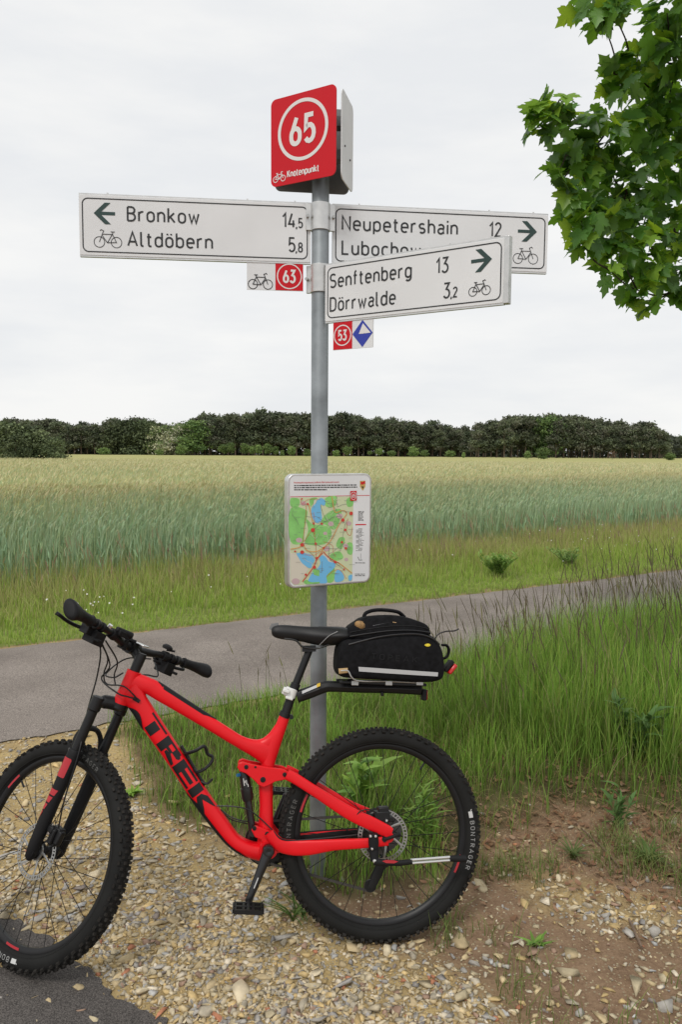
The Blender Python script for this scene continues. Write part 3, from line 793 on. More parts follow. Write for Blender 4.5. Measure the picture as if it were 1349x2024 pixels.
# dead twigs lying on the soil
M_TW = mat('dead twig', (.16, .11, .075), .9, noise=(40, .3))
for pts, r, lab in (((( 1010, 1866), (1022, 1864), (1034, 1861)), .004, 'short pale straw lying on the bare soil right of the rear wheel'),
                    (((1245, 1815), (1256, 1838), (1270, 1868)), .005, 'forked brown twig stuck in the stony soil at the right'),
                    (((1140, 1625), (1190, 1672), (1230, 1712), (1240, 1740)), .003, 'long thin dead stalk lying across the reddish soil')):
    m_ = MB(); L = [ptZ(a, b, .02) for a, b in pts]; L = np.array(L); L[:, 2] = gz(L[:, 0], L[:, 1])+.012
    m_.tube(catmull(L, 4), r, 6)
    tag(m_.build('twig', M_TW if 'straw' not in lab else mat('pale straw', (.5, .45, .35), .8)), lab, 'twig')
# ------------------------------------------------------------------ trees
PM = plant_mat('tree foliage', .15, .7, rnd=.34)
M_BARK = mat('pine bark', (.17, .125, .095), .9, noise=(6, .4))
M_BARK2 = mat('grey bark', (.13, .115, .095), .9, noise=(12, .35))
def crown_mesh(kind, seed):
    g = np.random.default_rng(seed)
    if kind == 'pine':
        nb = 36; tt = g.random(nb)**.75; z = .28+.70*tt
        rad = .23*np.clip(1.15-tt*.95, .14, 1)**.6*g.uniform(.35, 1.15, nb); leaf = .030; per = 62; cs = .058
        cols = [(.075, .096, .055), (.098, .120, .068), (.130, .150, .084), (.128, .130, .092)]
    elif kind == 'bushy':
        nb = 58; tt = g.random(nb); z = .06+.9*tt
        rad = .44*np.sqrt(np.clip(1-(tt*1.02)**2.2, .02, 1))*g.uniform(.4, 1.05, nb); leaf = .038; per = 40; cs = .10
        cols = [(.074, .100, .048), (.100, .130, .060), (.132, .162, .076)]
    elif kind == 'bloom':
        nb = 60; tt = g.random(nb); z = .12+.85*tt
        rad = .45*np.sqrt(np.clip(1-(2*tt-.85)**2*.8, .05, 1))*g.uniform(.35, 1.05, nb); leaf = .032; per = 44; cs = .09
        cols = [(.12, .17, .06), (.16, .21, .08), (.5, .5, .34), (.42, .43, .27), (.56, .56, .42)]
    elif kind == 'birch':
        nb = 56; tt = g.random(nb)**.9; z = .18+.8*tt
        rad = .26*np.sqrt(np.clip(1-(2*tt-.8)**2*.75, .05, 1))*g.uniform(.3, 1.1, nb); leaf = .028; per = 40; cs = .07
        cols = [(.085, .145, .045), (.11, .175, .055), (.135, .20, .065)]
    else:                                            # young round tree
        nb = 46; tt = g.random(nb); z = .30+.66*tt
        rad = .36*np.sqrt(np.clip(1-(2*tt-.9)**2*.85, .05, 1))*g.uniform(.3, 1.05, nb); leaf = .055; per = 34; cs = .10
        cols = [(.12, .19, .06), (.165, .245, .075), (.21, .295, .095)]
    a = g.random(nb)*6.283
    c = np.stack([np.cos(a)*rad, np.sin(a)*rad, z], -1)
    if kind == 'pine':                               # a shifted top so that no two outlines agree
        c[:, :2] += (c[:, 2:3]**2)*g.normal(0, .05, 2)
    P = np.repeat(c, per, 0)+g.normal(0, 1, (nb*per, 3))*np.array([cs, cs, cs*.55])
    bc = np.array(cols)[g.choice(len(cols), nb)]
    C = np.repeat(bc, per, 0)*g.uniform(.75, 1.3, (nb*per, 1))
    n = len(P); d1 = g.normal(0, 1, (n, 3)); d1 /= np.linalg.norm(d1, axis=1)[:, None]; d2 = g.normal(0, 1, (n, 3)); d2 -= d1*(d1*d2).sum(1)[:, None]; d2 /= np.linalg.norm(d2, axis=1)[:, None]
    s = leaf*g.uniform(.6, 1.3, (n, 1))
    V = np.stack([P-d1*s, P+d2*s*.6, P+d1*s, P-d2*s*.6], 1).reshape(-1, 3)
    V[:, 2] = np.maximum(V[:, 2], .02)
    return np_mesh('crown', V, np.arange(n*4).reshape(-1, 4), PM, np.repeat(C, 4, 0)), c
def trunk_mesh(kind, seed, c):
    g = np.random.default_rng(seed); m_ = MB()
    r0 = .018 if kind != 'young' else .022
    m_.tube([(0, 0, -.02), (g.normal(0, .01), g.normal(0, .01), .4), (g.normal(0, .02), g.normal(0, .02), .9)], [r0, r0*.75, r0*.2], 7)
    for k in range(9):
        e = c[k*5 % len(c)]; z = max(.15, e[2]-.12)
        m_.tube([(0, 0, z), tuple(e*np.array([.5, .5, 1])+np.array([0, 0, -.03])), tuple(e)], [r0*.4, r0*.3, r0*.12], 5)
    return m_.mesh('trunk', M_BARK if kind in ('pine', 'bushy') else M_BARK2)
LIB = {}
for kind, n in (('pine', 9), ('bushy', 6), ('bloom', 2), ('birch', 4), ('young', 5)):
    LIB[kind] = []
    for i in range(n):
        cme_, c = crown_mesh(kind, hash_seed := 1000*len(LIB)+i); LIB[kind].append((cme_, trunk_mesh(kind, 50+i, c)))
def plant_tree(name, kind, x, y, z, h, wid, label, group=None, cat='tree'):
    root = empty(name, (x, y, z), random.uniform(0, 6.283)); tag(root, label, cat, group)
    cme_, tme_ = random.choice(LIB[kind])
    for nm, me in (('trunk', tme_), ('crown', cme_)):
        o = link(nm, me, root); o.scale = (h*wid, h*wid, h)
    return root
prof_x = [-60, 0, 30, 60, 115, 150, 200, 225, 260, 300, 310, 350, 370, 400, 440, 500, 530, 560, 600, 650, 690, 720, 760, 800, 836, 880, 920, 945, 955, 990, 1010, 1050, 1075, 1110, 1150, 1180, 1200, 1230, 1270, 1300, 1318]
prof_y = [832, 836, 832, 838, 836, 838, 841, 832, 829, 833, 842, 840, 838, 823, 825, 822, 818, 818, 822, 826, 823, 828, 830, 838, 838, 845, 848, 846, 841, 833, 829, 825, 826, 826, 829, 835, 838, 841, 842, 850, 858]
def ztop(py, px, D): return ptY(px, py, D)[2]
GP = 'pines along the edge of the wood beyond the field'
for row in range(3):
    px = -70. if row else -560.
    while px < 1318:
        D = (262 if px < 940 else 236)+row*11+random.uniform(-4, 4)
        p = ptY(px, 900, D); zg = float(dip(D))
        top = ztop(np.interp(px, prof_x, prof_y)+random.gauss(1.5, 4.)+(2 if row == 0 else -1), px, D)
        h = max(4., top-zg)
        kind, nm, lab, gp = 'pine', 'pine_tree', 'dark pine standing in the front of the wood across the field', GP
        wd = random.uniform(.8, 1.15)
        if row == 0 and px > 222 and px < 310: kind, lab, gp, nm, wd = 'bushy', 'dense dark bushy tree in the left half of the wood edge', 'bushy trees of the left wood edge', 'bushy_tree', random.uniform(.85, 1.15)
        if row == 1: lab, gp = 'dark pine in the second row of the wood across the field', 'pines in the second row of the wood'
        if row == 2: lab, gp = 'dark pine deep in the wood across the field', 'pines deeper in the wood'
        if row == 0 and 312 < px < 404: px += 12; continue
        if row == 0 and 1046 < px < 1120 and random.random() < .6: kind, nm, lab, gp, wd = 'birch', 'birch_tree', 'light green birch among the dark pines right of the middle', 'birches among the pines', 1.0
        plant_tree(nm, kind, p[0], D, zg, h, wd, lab, gp)
        px += random.uniform(10, 16)*(2.2 if px < -75 else 1)*(1. if row < 2 else 1.25)
for px, top, D, kind, wd, lab, nm in ((322, 842, 255, 'bloom', 1.0, 'cream flowering tree at the left end of the pale pair', 'flowering_tree'), (352, 837, 257, 'bloom', 1.15, 'cream flowering tree beside the bright green one', 'flowering_tree'),
                              (385, 833, 254, 'birch', 1.5, 'bright green broad leaved tree between the cream tree and the pines', 'broadleaf_tree')):
    p = ptY(px, 900, D); zg = float(dip(D)); plant_tree(nm, kind, p[0], D, zg, ztop(top, px, D)-zg, wd, lab)
# nearer clump at the left edge
for px, top, D, lab in ((-40, 842, 66, 0), (8, 834, 63, 'tall bushy tree at the left edge of the picture before the wood'), (48, 841, 64, 'bushy tree in the near clump right of the tall one'), (80, 850, 64, 'rounded lower tree in the near clump at left'), (108, 866, 63, 'lowest bush at the right end of the near clump'), (30, 862, 61, 'low bush in front of the near clump at left')):
    if not lab: lab = 'bushy tree cut off by the left edge of the picture'
    p = ptY(px, 905, D); zg = float(dip(D))+.55; plant_tree('bushy_tree', 'bushy', p[0], D, zg, ztop(top, px, D)-zg, random.uniform(.95, 1.25), lab)
# dark inner mass of the wood
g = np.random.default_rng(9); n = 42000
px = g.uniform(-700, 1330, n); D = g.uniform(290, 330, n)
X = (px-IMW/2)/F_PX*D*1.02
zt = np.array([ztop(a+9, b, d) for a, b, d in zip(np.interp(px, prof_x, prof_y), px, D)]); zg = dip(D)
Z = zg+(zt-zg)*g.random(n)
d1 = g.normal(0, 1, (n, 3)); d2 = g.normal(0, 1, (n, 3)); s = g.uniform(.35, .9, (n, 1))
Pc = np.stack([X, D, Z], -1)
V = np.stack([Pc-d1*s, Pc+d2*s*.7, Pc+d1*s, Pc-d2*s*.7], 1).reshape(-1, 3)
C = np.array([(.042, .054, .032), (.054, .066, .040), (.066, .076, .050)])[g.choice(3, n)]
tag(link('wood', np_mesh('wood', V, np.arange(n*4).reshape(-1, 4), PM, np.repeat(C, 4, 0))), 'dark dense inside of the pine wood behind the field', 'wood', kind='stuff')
# farther wood at the right edge
for i, px in enumerate([1318, 1330, 1342, 1355, 1370, 1386]+list(range(1404, 1960, 22))):
    D = 520; p = ptY(px, 900, D); zg = float(dip(D))+.3; plant_tree('distant_tree', 'bushy', p[0], D, zg, ztop(863+random.uniform(-2, 2), px, D)-zg, 1.3, 'small looking distant tree beyond the right end of the wood', 'distant trees beyond the right end of the wood')
# young trees standing along the far side of the field
YT = [(205, 885, 897, 22), (315, 888, 898, 15), (359, 880, 898, 20), (442, 879, 896, 18), (457, 876, 896, 16), (484, 877, 896, 16), (499, 881, 896, 14), (511, 880, 896, 16), (529, 878, 897, 15), (545, 883, 897, 13),
      (558, 890, 899, 9), (577, 881, 899, 15), (607, 888, 900, 13), (665, 890, 900, 13), (687, 882, 899, 17), (731, 891, 899, 8), (749, 886, 901, 13), (774, 891, 903, 16), (818, 883, 906, 20), (840, 890, 905, 14),
      (891, 890, 906, 17), (917, 894, 906, 6), (1044, 892, 908, 13), (1075, 886, 912, 22), (1325, 896, 912, 18)]
desc = {818: 'dark green rounded young tree right of the pole', 1075: 'largest light green young tree in the field right of the signs', 1325: 'dark young tree at the right edge of the field', 359: 'bright bush before the cream flowering tree', 205: 'yellowish bush before the left part of the wood',
        891: 'dark round young tree standing apart right of the pole', 577: 'young tree just left of the pole', 1044: 'small grey green young tree left of the largest young tree'}
for px, top, base, w in YT:
    D = 236 if px < 700 else 205 if px < 1000 else 150
    if px < 700: base += 4
    p = ptY(px, base, D); zg = p[2]-.2; zg = max(zg, float(dip(D)))
    h = ztop(top, px, D)-zg
    wm = w/F_PX*D
    plant_tree('young_tree', 'young', p[0], D, zg, h, min(1.7, wm/(h*.80)), desc.get(px, 'small young tree in the row along the far side of the field'), None if px in desc else 'young trees in a row before the wood')
# the bare reddish one
p = ptY(1211, 912, 150); root = empty('bare_tree', (p[0], 150, p[2]-.2)); tag(root, 'thin young tree with sparse reddish twigs at the right of the field', 'tree')
m_ = MB(); m_.tube([(0, 0, 0), (.03, 0, 1.1), (0, 0, 1.9)], [.06, .04, .015], 6); m_.build('trunk', M_BARK2, root)
n = 260; a = g.random(n)*6.283; rr_ = g.random(n)**.7*.85; Pn = np.stack([np.cos(a)*rr_, np.sin(a)*rr_, 1.1+1.5*g.random(n)*(1-.4*rr_)], -1); d1 = g.normal(0, .04, (n, 3)); d2 = g.normal(0, .04, (n, 3))
link('crown', np_mesh('crown', np.stack([Pn-d1, Pn+d2, Pn+d1, Pn-d2], 1).reshape(-1, 3), np.arange(n*4).reshape(-1, 4), PM, np.tile((.14, .09, .06), (n*4, 1))), root)

# ------------------------------------------------------------------ maple overhanging at the right
LM = bpy.data.materials.new('maple leaf'); LM.use_nodes = True; t = LM.node_tree; b = t.nodes['Principled BSDF']; o_ = t.nodes['Material Output']
oi = t.nodes.new('ShaderNodeObjectInfo'); at_ = t.nodes.new('ShaderNodeAttribute'); at_.attribute_name = 'Col'
vm = t.nodes.new('ShaderNodeVectorMath'); vm.operation = 'MULTIPLY'; t.links.new(oi.outputs['Color'], vm.inputs[0]); t.links.new(at_.outputs['Color'], vm.inputs[1])
t.links.new(vm.outputs[0], b.inputs['Base Color']); b.inputs['Roughness'].default_value = .42; b.inputs['Specular IOR Level'].default_value = .45
tr = t.nodes.new('ShaderNodeBsdfTranslucent'); vs = t.nodes.new('ShaderNodeVectorMath'); vs.operation = 'MULTIPLY'; vs.inputs[1].default_value = (2.1, 1.75, .6)
t.links.new(vm.outputs[0], vs.inputs[0]); t.links.new(vs.outputs[0], tr.inputs[0])
mx_ = t.nodes.new('ShaderNodeMixShader'); mx_.inputs[0].default_value = .45
t.links.new(b.outputs[0], mx_.inputs[1]); t.links.new(tr.outputs[0], mx_.inputs[2]); t.links.new(mx_.outputs[0], o_.inputs[0])
half = [(0, 0), (.10, -.07), (.27, -.07), (.42, .0), (.36, .10), (.34, .17), (.47, .21), (.56, .32), (.51, .37), (.60, .52), (.44, .51), (.37, .57), (.25, .50), (.25, .63), (.31, .73), (.19, .75), (.12, .85), (0, 1.02)]
def leaf_geo(seed):
    g = np.random.default_rng(seed); fold = g.uniform(.15, .55); curl = g.uniform(.25, .8)
    pts = [(x*1.02, y) for x, y in half]+[(-x*1.02, y) for x, y in half[1:-1][::-1]]
    V = [(0, .30, 0)]+[(x, y, 0) for x, y in pts]
    V = np.array(V); V[:, :2] *= g.uniform(.95, 1.05, (len(V), 2))
    V[:, 1] -= .0
    V[:, 2] = np.abs(V[:, 0])*fold*.5-curl*.35*(V[:, 0]**2+np.maximum(V[:, 1]-.1, 0)**2)+g.normal(0, .012, len(V))
    n = len(pts); Fl = np.array([(0, 1+i, 1+(i+1) % n) for i in range(n)])
    return V, Fl
leafs = [leaf_geo(300+i) for i in range(6)]
leaf_me = []
for V, Fl in leafs:
    me = np_mesh('leaf', V, Fl, LM, np.ones((len(V), 3))); leaf_me.append(me)
MT = np.array([3.95, 5.55, 0.])
maple = tag(empty('maple_tree', MT), 'maple with dark green lobed leaves hanging in at the upper right', 'tree')
# leaf clusters: picture ellipse and distance
CL = [(1165, 18, 28, 22, 4.9, 22), (1205, 14, 30, 18, 4.9, 22), (1190, 40, 32, 22, 4.9, 14), (1320, 30, 45, 45, 5.0, 60), (1300, 90, 38, 50, 5.1, 60), (1340, 130, 40, 40, 5.3, 50), (1245, 112, 34, 22, 5.2, 26), (1215, 150, 34, 26, 5.2, 24), (1260, 150, 40, 28, 5.3, 34),
      (1238, 180, 18, 18, 5.1, 8), (1310, 185, 40, 35, 5.4, 50), (1108, 200, 36, 12, 4.9, 24), (1070, 216, 22, 20, 4.9, 18), (1062, 240, 18, 18, 4.9, 12), (1092, 252, 28, 18, 4.9, 24), (1120, 230, 24, 18, 5.0, 16), (1160, 250, 40, 28, 5.1, 34),
      (1195, 272, 50, 26, 5.2, 50), (1150, 300, 40, 34, 5.2, 44), (1120, 318, 24, 26, 5.1, 20), (1230, 232, 36, 22, 5.3, 26), (1280, 215, 40, 22, 5.5, 30), (1330, 235, 36, 34, 5.6, 44), (1270, 285, 60, 45, 5.5, 90), (1335, 300, 45, 50, 5.8, 90),
      (1215, 330, 45, 34, 5.4, 56), (1140, 335, 36, 20, 5.2, 24), (1095, 345, 18, 26, 5.0, 16), (1110, 372, 20, 14, 5.0, 8), (1240, 390, 55, 40, 5.5, 90), (1310, 380, 60, 50, 5.8, 110), (1165, 405, 46, 34, 5.3, 60), (1130, 400, 24, 26, 5.1, 22), (1150, 450, 36, 36, 5.2, 46),
      (1205, 455, 48, 44, 5.4, 76), (1270, 465, 60, 50, 5.6, 110), (1335, 470, 50, 60, 5.9, 100), (1155, 490, 24, 16, 5.2, 10), (1225, 515, 38, 34, 5.4, 46), (1280, 540, 50, 40, 5.6, 70), (1335, 550, 45, 45, 5.8, 70), (1205, 545, 14, 22, 5.3, 8), (1260, 585, 26, 30, 5.5, 26), (1285, 605, 24, 22, 5.5, 16), (1330, 590, 26, 14, 5.8, 12)]
# the part of the crown outside the picture
for i in range(95):
    CL.append((random.uniform(1385, 2150), random.uniform(-520, 560), 75, 65, random.uniform(4.6, 7.4), 46))
for i in range(26):
    CL.append((random.uniform(1150, 1400), random.uniform(-520, -70), 60, 50, random.uniform(4.8, 6.4), 40))
LP, LY, LS, LC, cent = [], [], [], [], []
for (cx_, cy_, rx, ry, D, n) in CL:
    cy_ -= 12 if cy_ > 300 else 4
    c = ptY(cx_, cy_, D); cent.append(c)
    pxm = D/F_PX
    n = int(n*.41)+1
    for i in range(n):
        q = np.random.default_rng(len(LP)*7+3).normal(0, 1, 3); q = q/np.linalg.norm(q)*random.random()**.42
        P = c+np.array([q[0]*rx*pxm, q[1]*(rx+ry)*.55*pxm, q[2]*ry*pxm])
        LP.append(P); LS.append(random.uniform(.10, .165)); LY.append(q)
        k = np.array([(.075, .18, .034), (.105, .23, .040), (.065, .155, .040), (.19, .33, .05), (.085, .175, .060)][random.choices(range(5), (4, 3.5, 2.5, 2.2, 2))[0]])*random.uniform(.9, 1.4)
        LC.append(k)
LP = np.array(LP); LS = np.array(LS); LC = np.array(LC)
def leaf_matrix(P, q, s):
    az = math.atan2(q[1]-.25, q[0]-.25)+random.gauss(0, .9)
    dr = random.gauss(-.65, .45)                       # tips hang down
    yv = Vector((math.cos(az)*math.cos(dr), math.sin(az)*math.cos(dr), math.sin(dr)))
    zv = Vector((0, 0, 1))+Vector((random.gauss(0, .35), random.gauss(0, .35), 0)); xv = yv.cross(zv).normalized(); zv = xv.cross(yv).normalized()
    rl = random.gauss(0, .35); x2 = xv*math.cos(rl)+zv*math.sin(rl); z2 = zv*math.cos(rl)-xv*math.sin(rl)
    return Matrix(((x2.x*s, yv.x*s, z2.x*s, P[0]-MT[0]), (x2.y*s, yv.y*s, z2.y*s, P[1]-MT[1]), (x2.z*s, yv.z*s, z2.z*s, P[2]-MT[2]), (0, 0, 0, 1)))
vis = in_view(LP, 20) & (LP[:, 2] < 5.4)
order = np.where(vis)[0]; order = order[np.argsort((np.linalg.norm(LP[order]-EYE, axis=1))/LS[order])]
single = set(order[:300].tolist())
Vs, Fs, Cs = [], [], []; off = 0
for i in range(len(LP)):
    Mx = leaf_matrix(LP[i], LY[i], LS[i])
    if i in single:
        o = link('leaf', random.choice(leaf_me), maple, Mx); o.color = (*LC[i], 1)
    else:
        V, Fl = leafs[i % 6]; A = np.array(Mx)
        Vs.append(V@A[:3, :3].T+A[:3, 3]); Fs.append(Fl+off); off += len(V); Cs.append(np.tile(LC[i], (len(V), 1)))
fo = link('foliage', np_mesh('foliage', np.concatenate(Vs), np.concatenate(Fs), LM, np.concatenate(Cs)), maple); fo['kind'] = 'stuff'
M_MB = mat('maple bark', (.10, .085, .065), .9, noise=(14, .35), bump=(40, .5, .01))
m_ = MB(); m_.tube([(0, 0, -.1), (.02, .02, 1.0), (-.03, .03, 2.2), (0, .05, 3.6), (.05, 0, 5.2), (0, 0, 6.4)], [.17, .14, .125, .10, .06, .02], 14); m_.build('trunk', M_MB, maple)
M_TWG = mat('maple twig', (.045, .036, .026), .9)
cent = np.array(cent)-MT; axd_ = np.hypot(cent[:, 0], cent[:, 1])
for k in range(len(cent)):                            # every spray of leaves hangs on the next one nearer the trunk
    e = cent[k]; nearer = [q for q in range(len(cent)) if axd_[q] < axd_[k]-.12]
    s = None
    if nearer:
        j = min(nearer, key=lambda q: np.linalg.norm(cent[q]-e)); s = cent[j]
        if np.linalg.norm(s-e) > axd_[k]: s = None
    if s is None: s = np.array([0, .03, float(np.clip(e[2]-.5*axd_[k], 1.9, 6.0))])
    mid = (s+e)/2+np.array([random.gauss(0, .02), random.gauss(0, .02), -.03])
    r0 = .0035+.006*max(0, 1-axd_[k]/3.2)
    bm_ = MB(); bm_.tube(catmull([s, mid, e], 4), list(np.linspace(r0*1.3, r0*.7, 9)), 6)
    bm_.build('branch', M_TWG, maple)
# ------------------------------------------------------------------ lettering: a plain technical stroke alphabet
def arc(cx, cy, rx, ry, a0, a1, n=9):
    return [(cx+rx*math.cos(R(a0+(a1-a0)*i/n)), cy+ry*math.sin(R(a0+(a1-a0)*i/n))) for i in range(n+1)]
def pill(w, y0, y1, r=None):
    r = r or w/2; x = w
    return arc(x-r, y1-r, r, r, 0, 90, 6)+arc(r, y1-r, r, r, 90, 180, 6)+arc(r, y0+r, r, r, 180, 270, 6)+arc(x-r, y0+r, r, r, 270, 360, 6)+[(x, y1-r)]
X = .68; o = .46; q = .23
def arch(x0, w): return [(x0, X-.26)]+arc(x0+w/2, X-.24, w/2, .24, 180, 0, 10)+[(x0+w, 0)]
GL = {
 'o': (o, [pill(o, 0, X)]), 'ö': (o, [pill(o, 0, X), [(.10, .86), (.10, .97)], [(.36, .86), (.36, .97)]]),
 'b': (o, [[(0, 1.02), (0, 0)], [(0, X-.24)]+arc(q, X-.23, q, q, 180, 0)+arc(q, q, q, q, 0, -180)+[(0, .24)]]),
 'd': (o, [[(o, 1.02), (o, 0)], [(o, X-.24)]+arc(q, X-.23, q, q, 0, 180)+arc(q, q, q, q, 180, 360)+[(o, .24)]]),
 'p': (o, [[(0, X), (0, -.25)], [(0, X-.24)]+arc(q, X-.23, q, q, 180, 0)+arc(q, q, q, q, 0, -180)+[(0, .24)]]),
 'g': (o, [[(o, X), (o, -.03)]+arc(q, -.03, q, .22, 0, -140), [(o, X-.24)]+arc(q, X-.23, q, q, 0, 180)+arc(q, q, q, q, 180, 360)+[(o, .24)]]),
 'r': (.30, [[(0, 0), (0, X)], [(0, X-.26)]+arc(.24, X-.24, .24, .24, 180, 75)]),
 'n': (o-.02, [[(0, 0), (0, X)], arch(0, o-.02)]), 'h': (o-.02, [[(0, 0), (0, 1.02)], arch(0, o-.02)]),
 'u': (o-.02, [[(o-.02, X), (o-.02, 0)], [(0, X), (0, .24)]+arc(.22, .24, .22, .24, 180, 360, 10)+[(o-.02, .26)]]),
 'k': (.44, [[(0, 0), (0, 1.02)], [(.40, X), (0, .26)], [(.13, .40), (.44, 0)]]),
 'w': (.66, [[(0, X), (.17, 0), (.33, .56), (.49, 0), (.66, X)]]),
 'l': (.16, [[(0, 1.02), (0, .12)]+arc(.12, .12, .12, .12, 180, 270, 4)+[(.16, 0)]]),
 't': (.28, [[(.09, .92), (.09, .12)]+arc(.21, .12, .12, .12, 180, 270, 4)+[(.28, 0)], [(-.03, X), (.27, X)]]),
 'f': (.27, [[(.09, 0), (.09, .86)]+arc(.23, .88, .14, .14, 180, 95, 4), [(-.03, X), (.26, X)]]),
 'i': (.0, [[(0, 0), (0, X)], [(0, .86), (0, .99)]]), 'j': (.05, [[(.05, X), (.05, -.2)]]),
 'e': (o, [[(0, .35), (o, .35), (o, X-.23)]+arc(q, X-.23, q, q, 0, 180)+arc(q, q, q, q, 180, 315, 8)]),
 'c': (.40, [arc(q, X-.23, q, q, 42, 180, 6)+arc(q, q, q, q, 180, 318, 6)]),
 's': (.40, [arc(.20, X-.175, .20, .175, 40, 250, 8)+arc(.20, .175, .20, .175, 70, -140, 8)]),
 'a': (.42, [[(.42, 0), (.42, X-.2)]+arc(.21, X-.21, .21, .21, 0, 145, 7), [(.42, .38), (.19, .38)]+arc(.19, .19, .19, .19, 90, 270, 8)+[(.25, 0), (.42, .12)]]),
 'z': (.38, [[(0, X), (.38, X), (0, 0), (.38, 0)]]), 'v': (.44, [[(0, X), (.22, 0), (.44, X)]]), '-': (.3, [[(0, .36), (.3, .36)]]),
 ',': (.05, [[(.05, .06), (.0, -.20)]]), '.': (.02, [[(0, -.05), (0, .06)]]), ' ': (.14, []),
 'B': (.50, [[(0, 0), (0, 1)], [(0, 1), (.25, 1)]+arc(.25, .77, .23, .23, 90, -90, 8)+[(0, .54)], [(.2, .54), (.24, .54)]+arc(.24, .27, .27, .27, 90, -90, 8)+[(0, 0)]]),
 'A': (.62, [[(0, 0), (.31, 1), (.62, 0)], [(.11, .30), (.51, .30)]]),
 'N': (.54, [[(0, 0), (0, 1), (.54, 0), (.54, 1)]]), 'L': (.44, [[(0, 1), (0, 0), (.44, 0)]]),
 'S': (.50, [arc(.25, .75, .25, .25, 35, 235, 10)+arc(.25, .26, .26, .26, 65, -145, 10)]),
 'D': (.52, [[(0, 0), (0, 1), (.24, 1)]+arc(.24, .72, .28, .28, 90, 0, 6)+arc(.24, .28, .28, .28, 0, -90, 6)+[(0, 0)]]),
 'K': (.52, [[(0, 0), (0, 1)], [(.50, 1), (0, .36)], [(.17, .57), (.54, 0)]]),
 'O': (.54, [pill(.54, 0, 1)]), 'E': (.44, [[(.44, 1), (0, 1), (0, 0), (.44, 0)], [(0, .52), (.38, .52)]]),
 'R': (.52, [[(0, 0), (0, 1), (.25, 1)]+arc(.25, .74, .26, .26, 90, -90, 8)+[(0, .48)], [(.24, .48), (.52, 0)]]),
 'T': (.52, [[(0, 1), (.52, 1)], [(.26, 1), (.26, 0)]]), 'G': (.52, [arc(.26, .74, .26, .26, 35, 180, 7)+arc(.26, .26, .26, .26, 180, 360, 8)+[(.52, .48), (.3, .48)]]),
 'P': (.50, [[(0, 0), (0, 1), (.25, 1)]+arc(.25, .73, .27, .27, 90, -90, 8)+[(0, .46)]]),
 '0': (.48, [pill(.48, 0, 1)]), '1': (.22, [[(0, .74), (.22, 1), (.22, 0)]]),
 '2': (.46, [arc(.23, .75, .23, .25, 165, -20, 9)+[(0, 0), (.48, 0)]]),
 '3': (.48, [[(.02, 1), (.44, 1), (.20, .60)]+arc(.22, .29, .26, .30, 80, -150, 10)]),
 '4': (.50, [[(.26, 1), (0, .22), (.5, .22)], [(.38, .50), (.38, 0)]]),
 '5': (.46, [[(.44, 1), (.05, 1), (.02, .52)]+arc(.22, .31, .25, .31, 128, -145, 10)]),
 '6': (.48, [[(.30, 1), (.03, .42)], pill(.48, 0, .58, .24)]),
 '8': (.48, [pill(.42, .54, 1, .20) and [(a+.03, b_) for a, b_ in pill(.42, .53, 1, .21)], pill(.48, 0, .53, .24)]),
}
def text(mb, s, pos, h, f, z, w=.135, mi=0, anchor='l', sp=.26, xs=1.):
    """pos baseline (u,v); h cap height to the outer edge"""
    k = h/(1+w); adv = 0; items = []
    for ch in s:
        wd, st = GL[ch]
        items.append((adv, st)); adv += wd+sp+(.02 if ch != ' ' else 0)
    tot = (adv-sp)*k*xs
    u0 = pos[0]-(0 if anchor == 'l' else tot if anchor == 'r' else tot/2)
    i = 0
    for a, st in items:
        for P in st:
            i += 1
            cl = len(P) > 5 and abs(P[0][0]-P[-1][0]) < 1e-6 and abs(P[0][1]-P[-1][1]) < 1e-6
            mb.ribbon([(u0+(x+a)*k*xs, pos[1]+(y+w/2)*k) for x, y in P], w*k, f, z+.00012*(i % 5), mi, cl)
    return tot
def circle(u, v, r, n=40, r2=None): return [(u+r*math.cos(2*math.pi*i/n), v+(r2 or r)*math.sin(2*math.pi*i/n)) for i in range(n)]
def rrect(u0, v0, u1, v1, r, n=6):
    return (arc(u1-r, v1-r, r, r, 0, 90, n)+arc(u0+r, v1-r, r, r, 90, 180, n)+arc(u0+r, v0+r, r, r, 180, 270, n)+arc(u1-r, v0+r, r, r, 270, 360, n))
def bike_symbol(mb, u, v, s, f, z, lw, mi=0, flip=1):
    """wheel radius s; u,v the middle between the hubs; flip -1: heading right"""
    P = lambda x, y: (u+flip*x*s, v+y*s)
    for c in (-1.62, 1.62): mb.ribbon([P(c+math.cos(a), math.sin(a)) for a in np.linspace(0, 6.283, 27)[:-1]], lw, f, z, mi, True)
    for k, L in enumerate(([(-1.62, 0), (-.95, 1.75), (-.75, 2.15), (-1.25, 2.35), (-1.45, 2.1)], [(-1.0, 1.5), (.9, 1.5)], [(-1.05, 1.25), (-.1, -.1), (.9, 1.6), (.95, 1.95)], [(.55, 1.98), (1.35, 1.98)], [(-.1, -.1), (1.62, 0), (.9, 1.5)])):
        mb.ribbon([P(*p) for p in L], lw, f, z+.0002*(k+1), mi)

M_WHITE = mat('white sign face', (.75, .765, .78), .45, noise=(3.5, .055), spec=.3)
M_ALU = mat('brushed aluminium', (.62, .62, .61), .38, .85, noise=(30, .10))
M_GALV = mat('galvanised steel', (.25, .275, .29), .5, .45, noise=(9, .3))
M_GREY = mat('grey sign back', (.19, .19, .19), .55, .2, noise=(8, .1))
M_INK = mat('black print', (.018, .02, .022), .5)
M_GREEN = mat('dark green print', (.018, .05, .045), .5)
M_RED = mat('red sign face', (.60, .008, .018), .5, noise=(4, .05), spec=.25)
M_WPRINT = mat('white print', (.76, .74, .73), .45)
M_BLUE = mat('blue print', (.025, .045, .38), .45)
M_BOLT = mat('steel bolt', (.45, .45, .44), .35, .9)

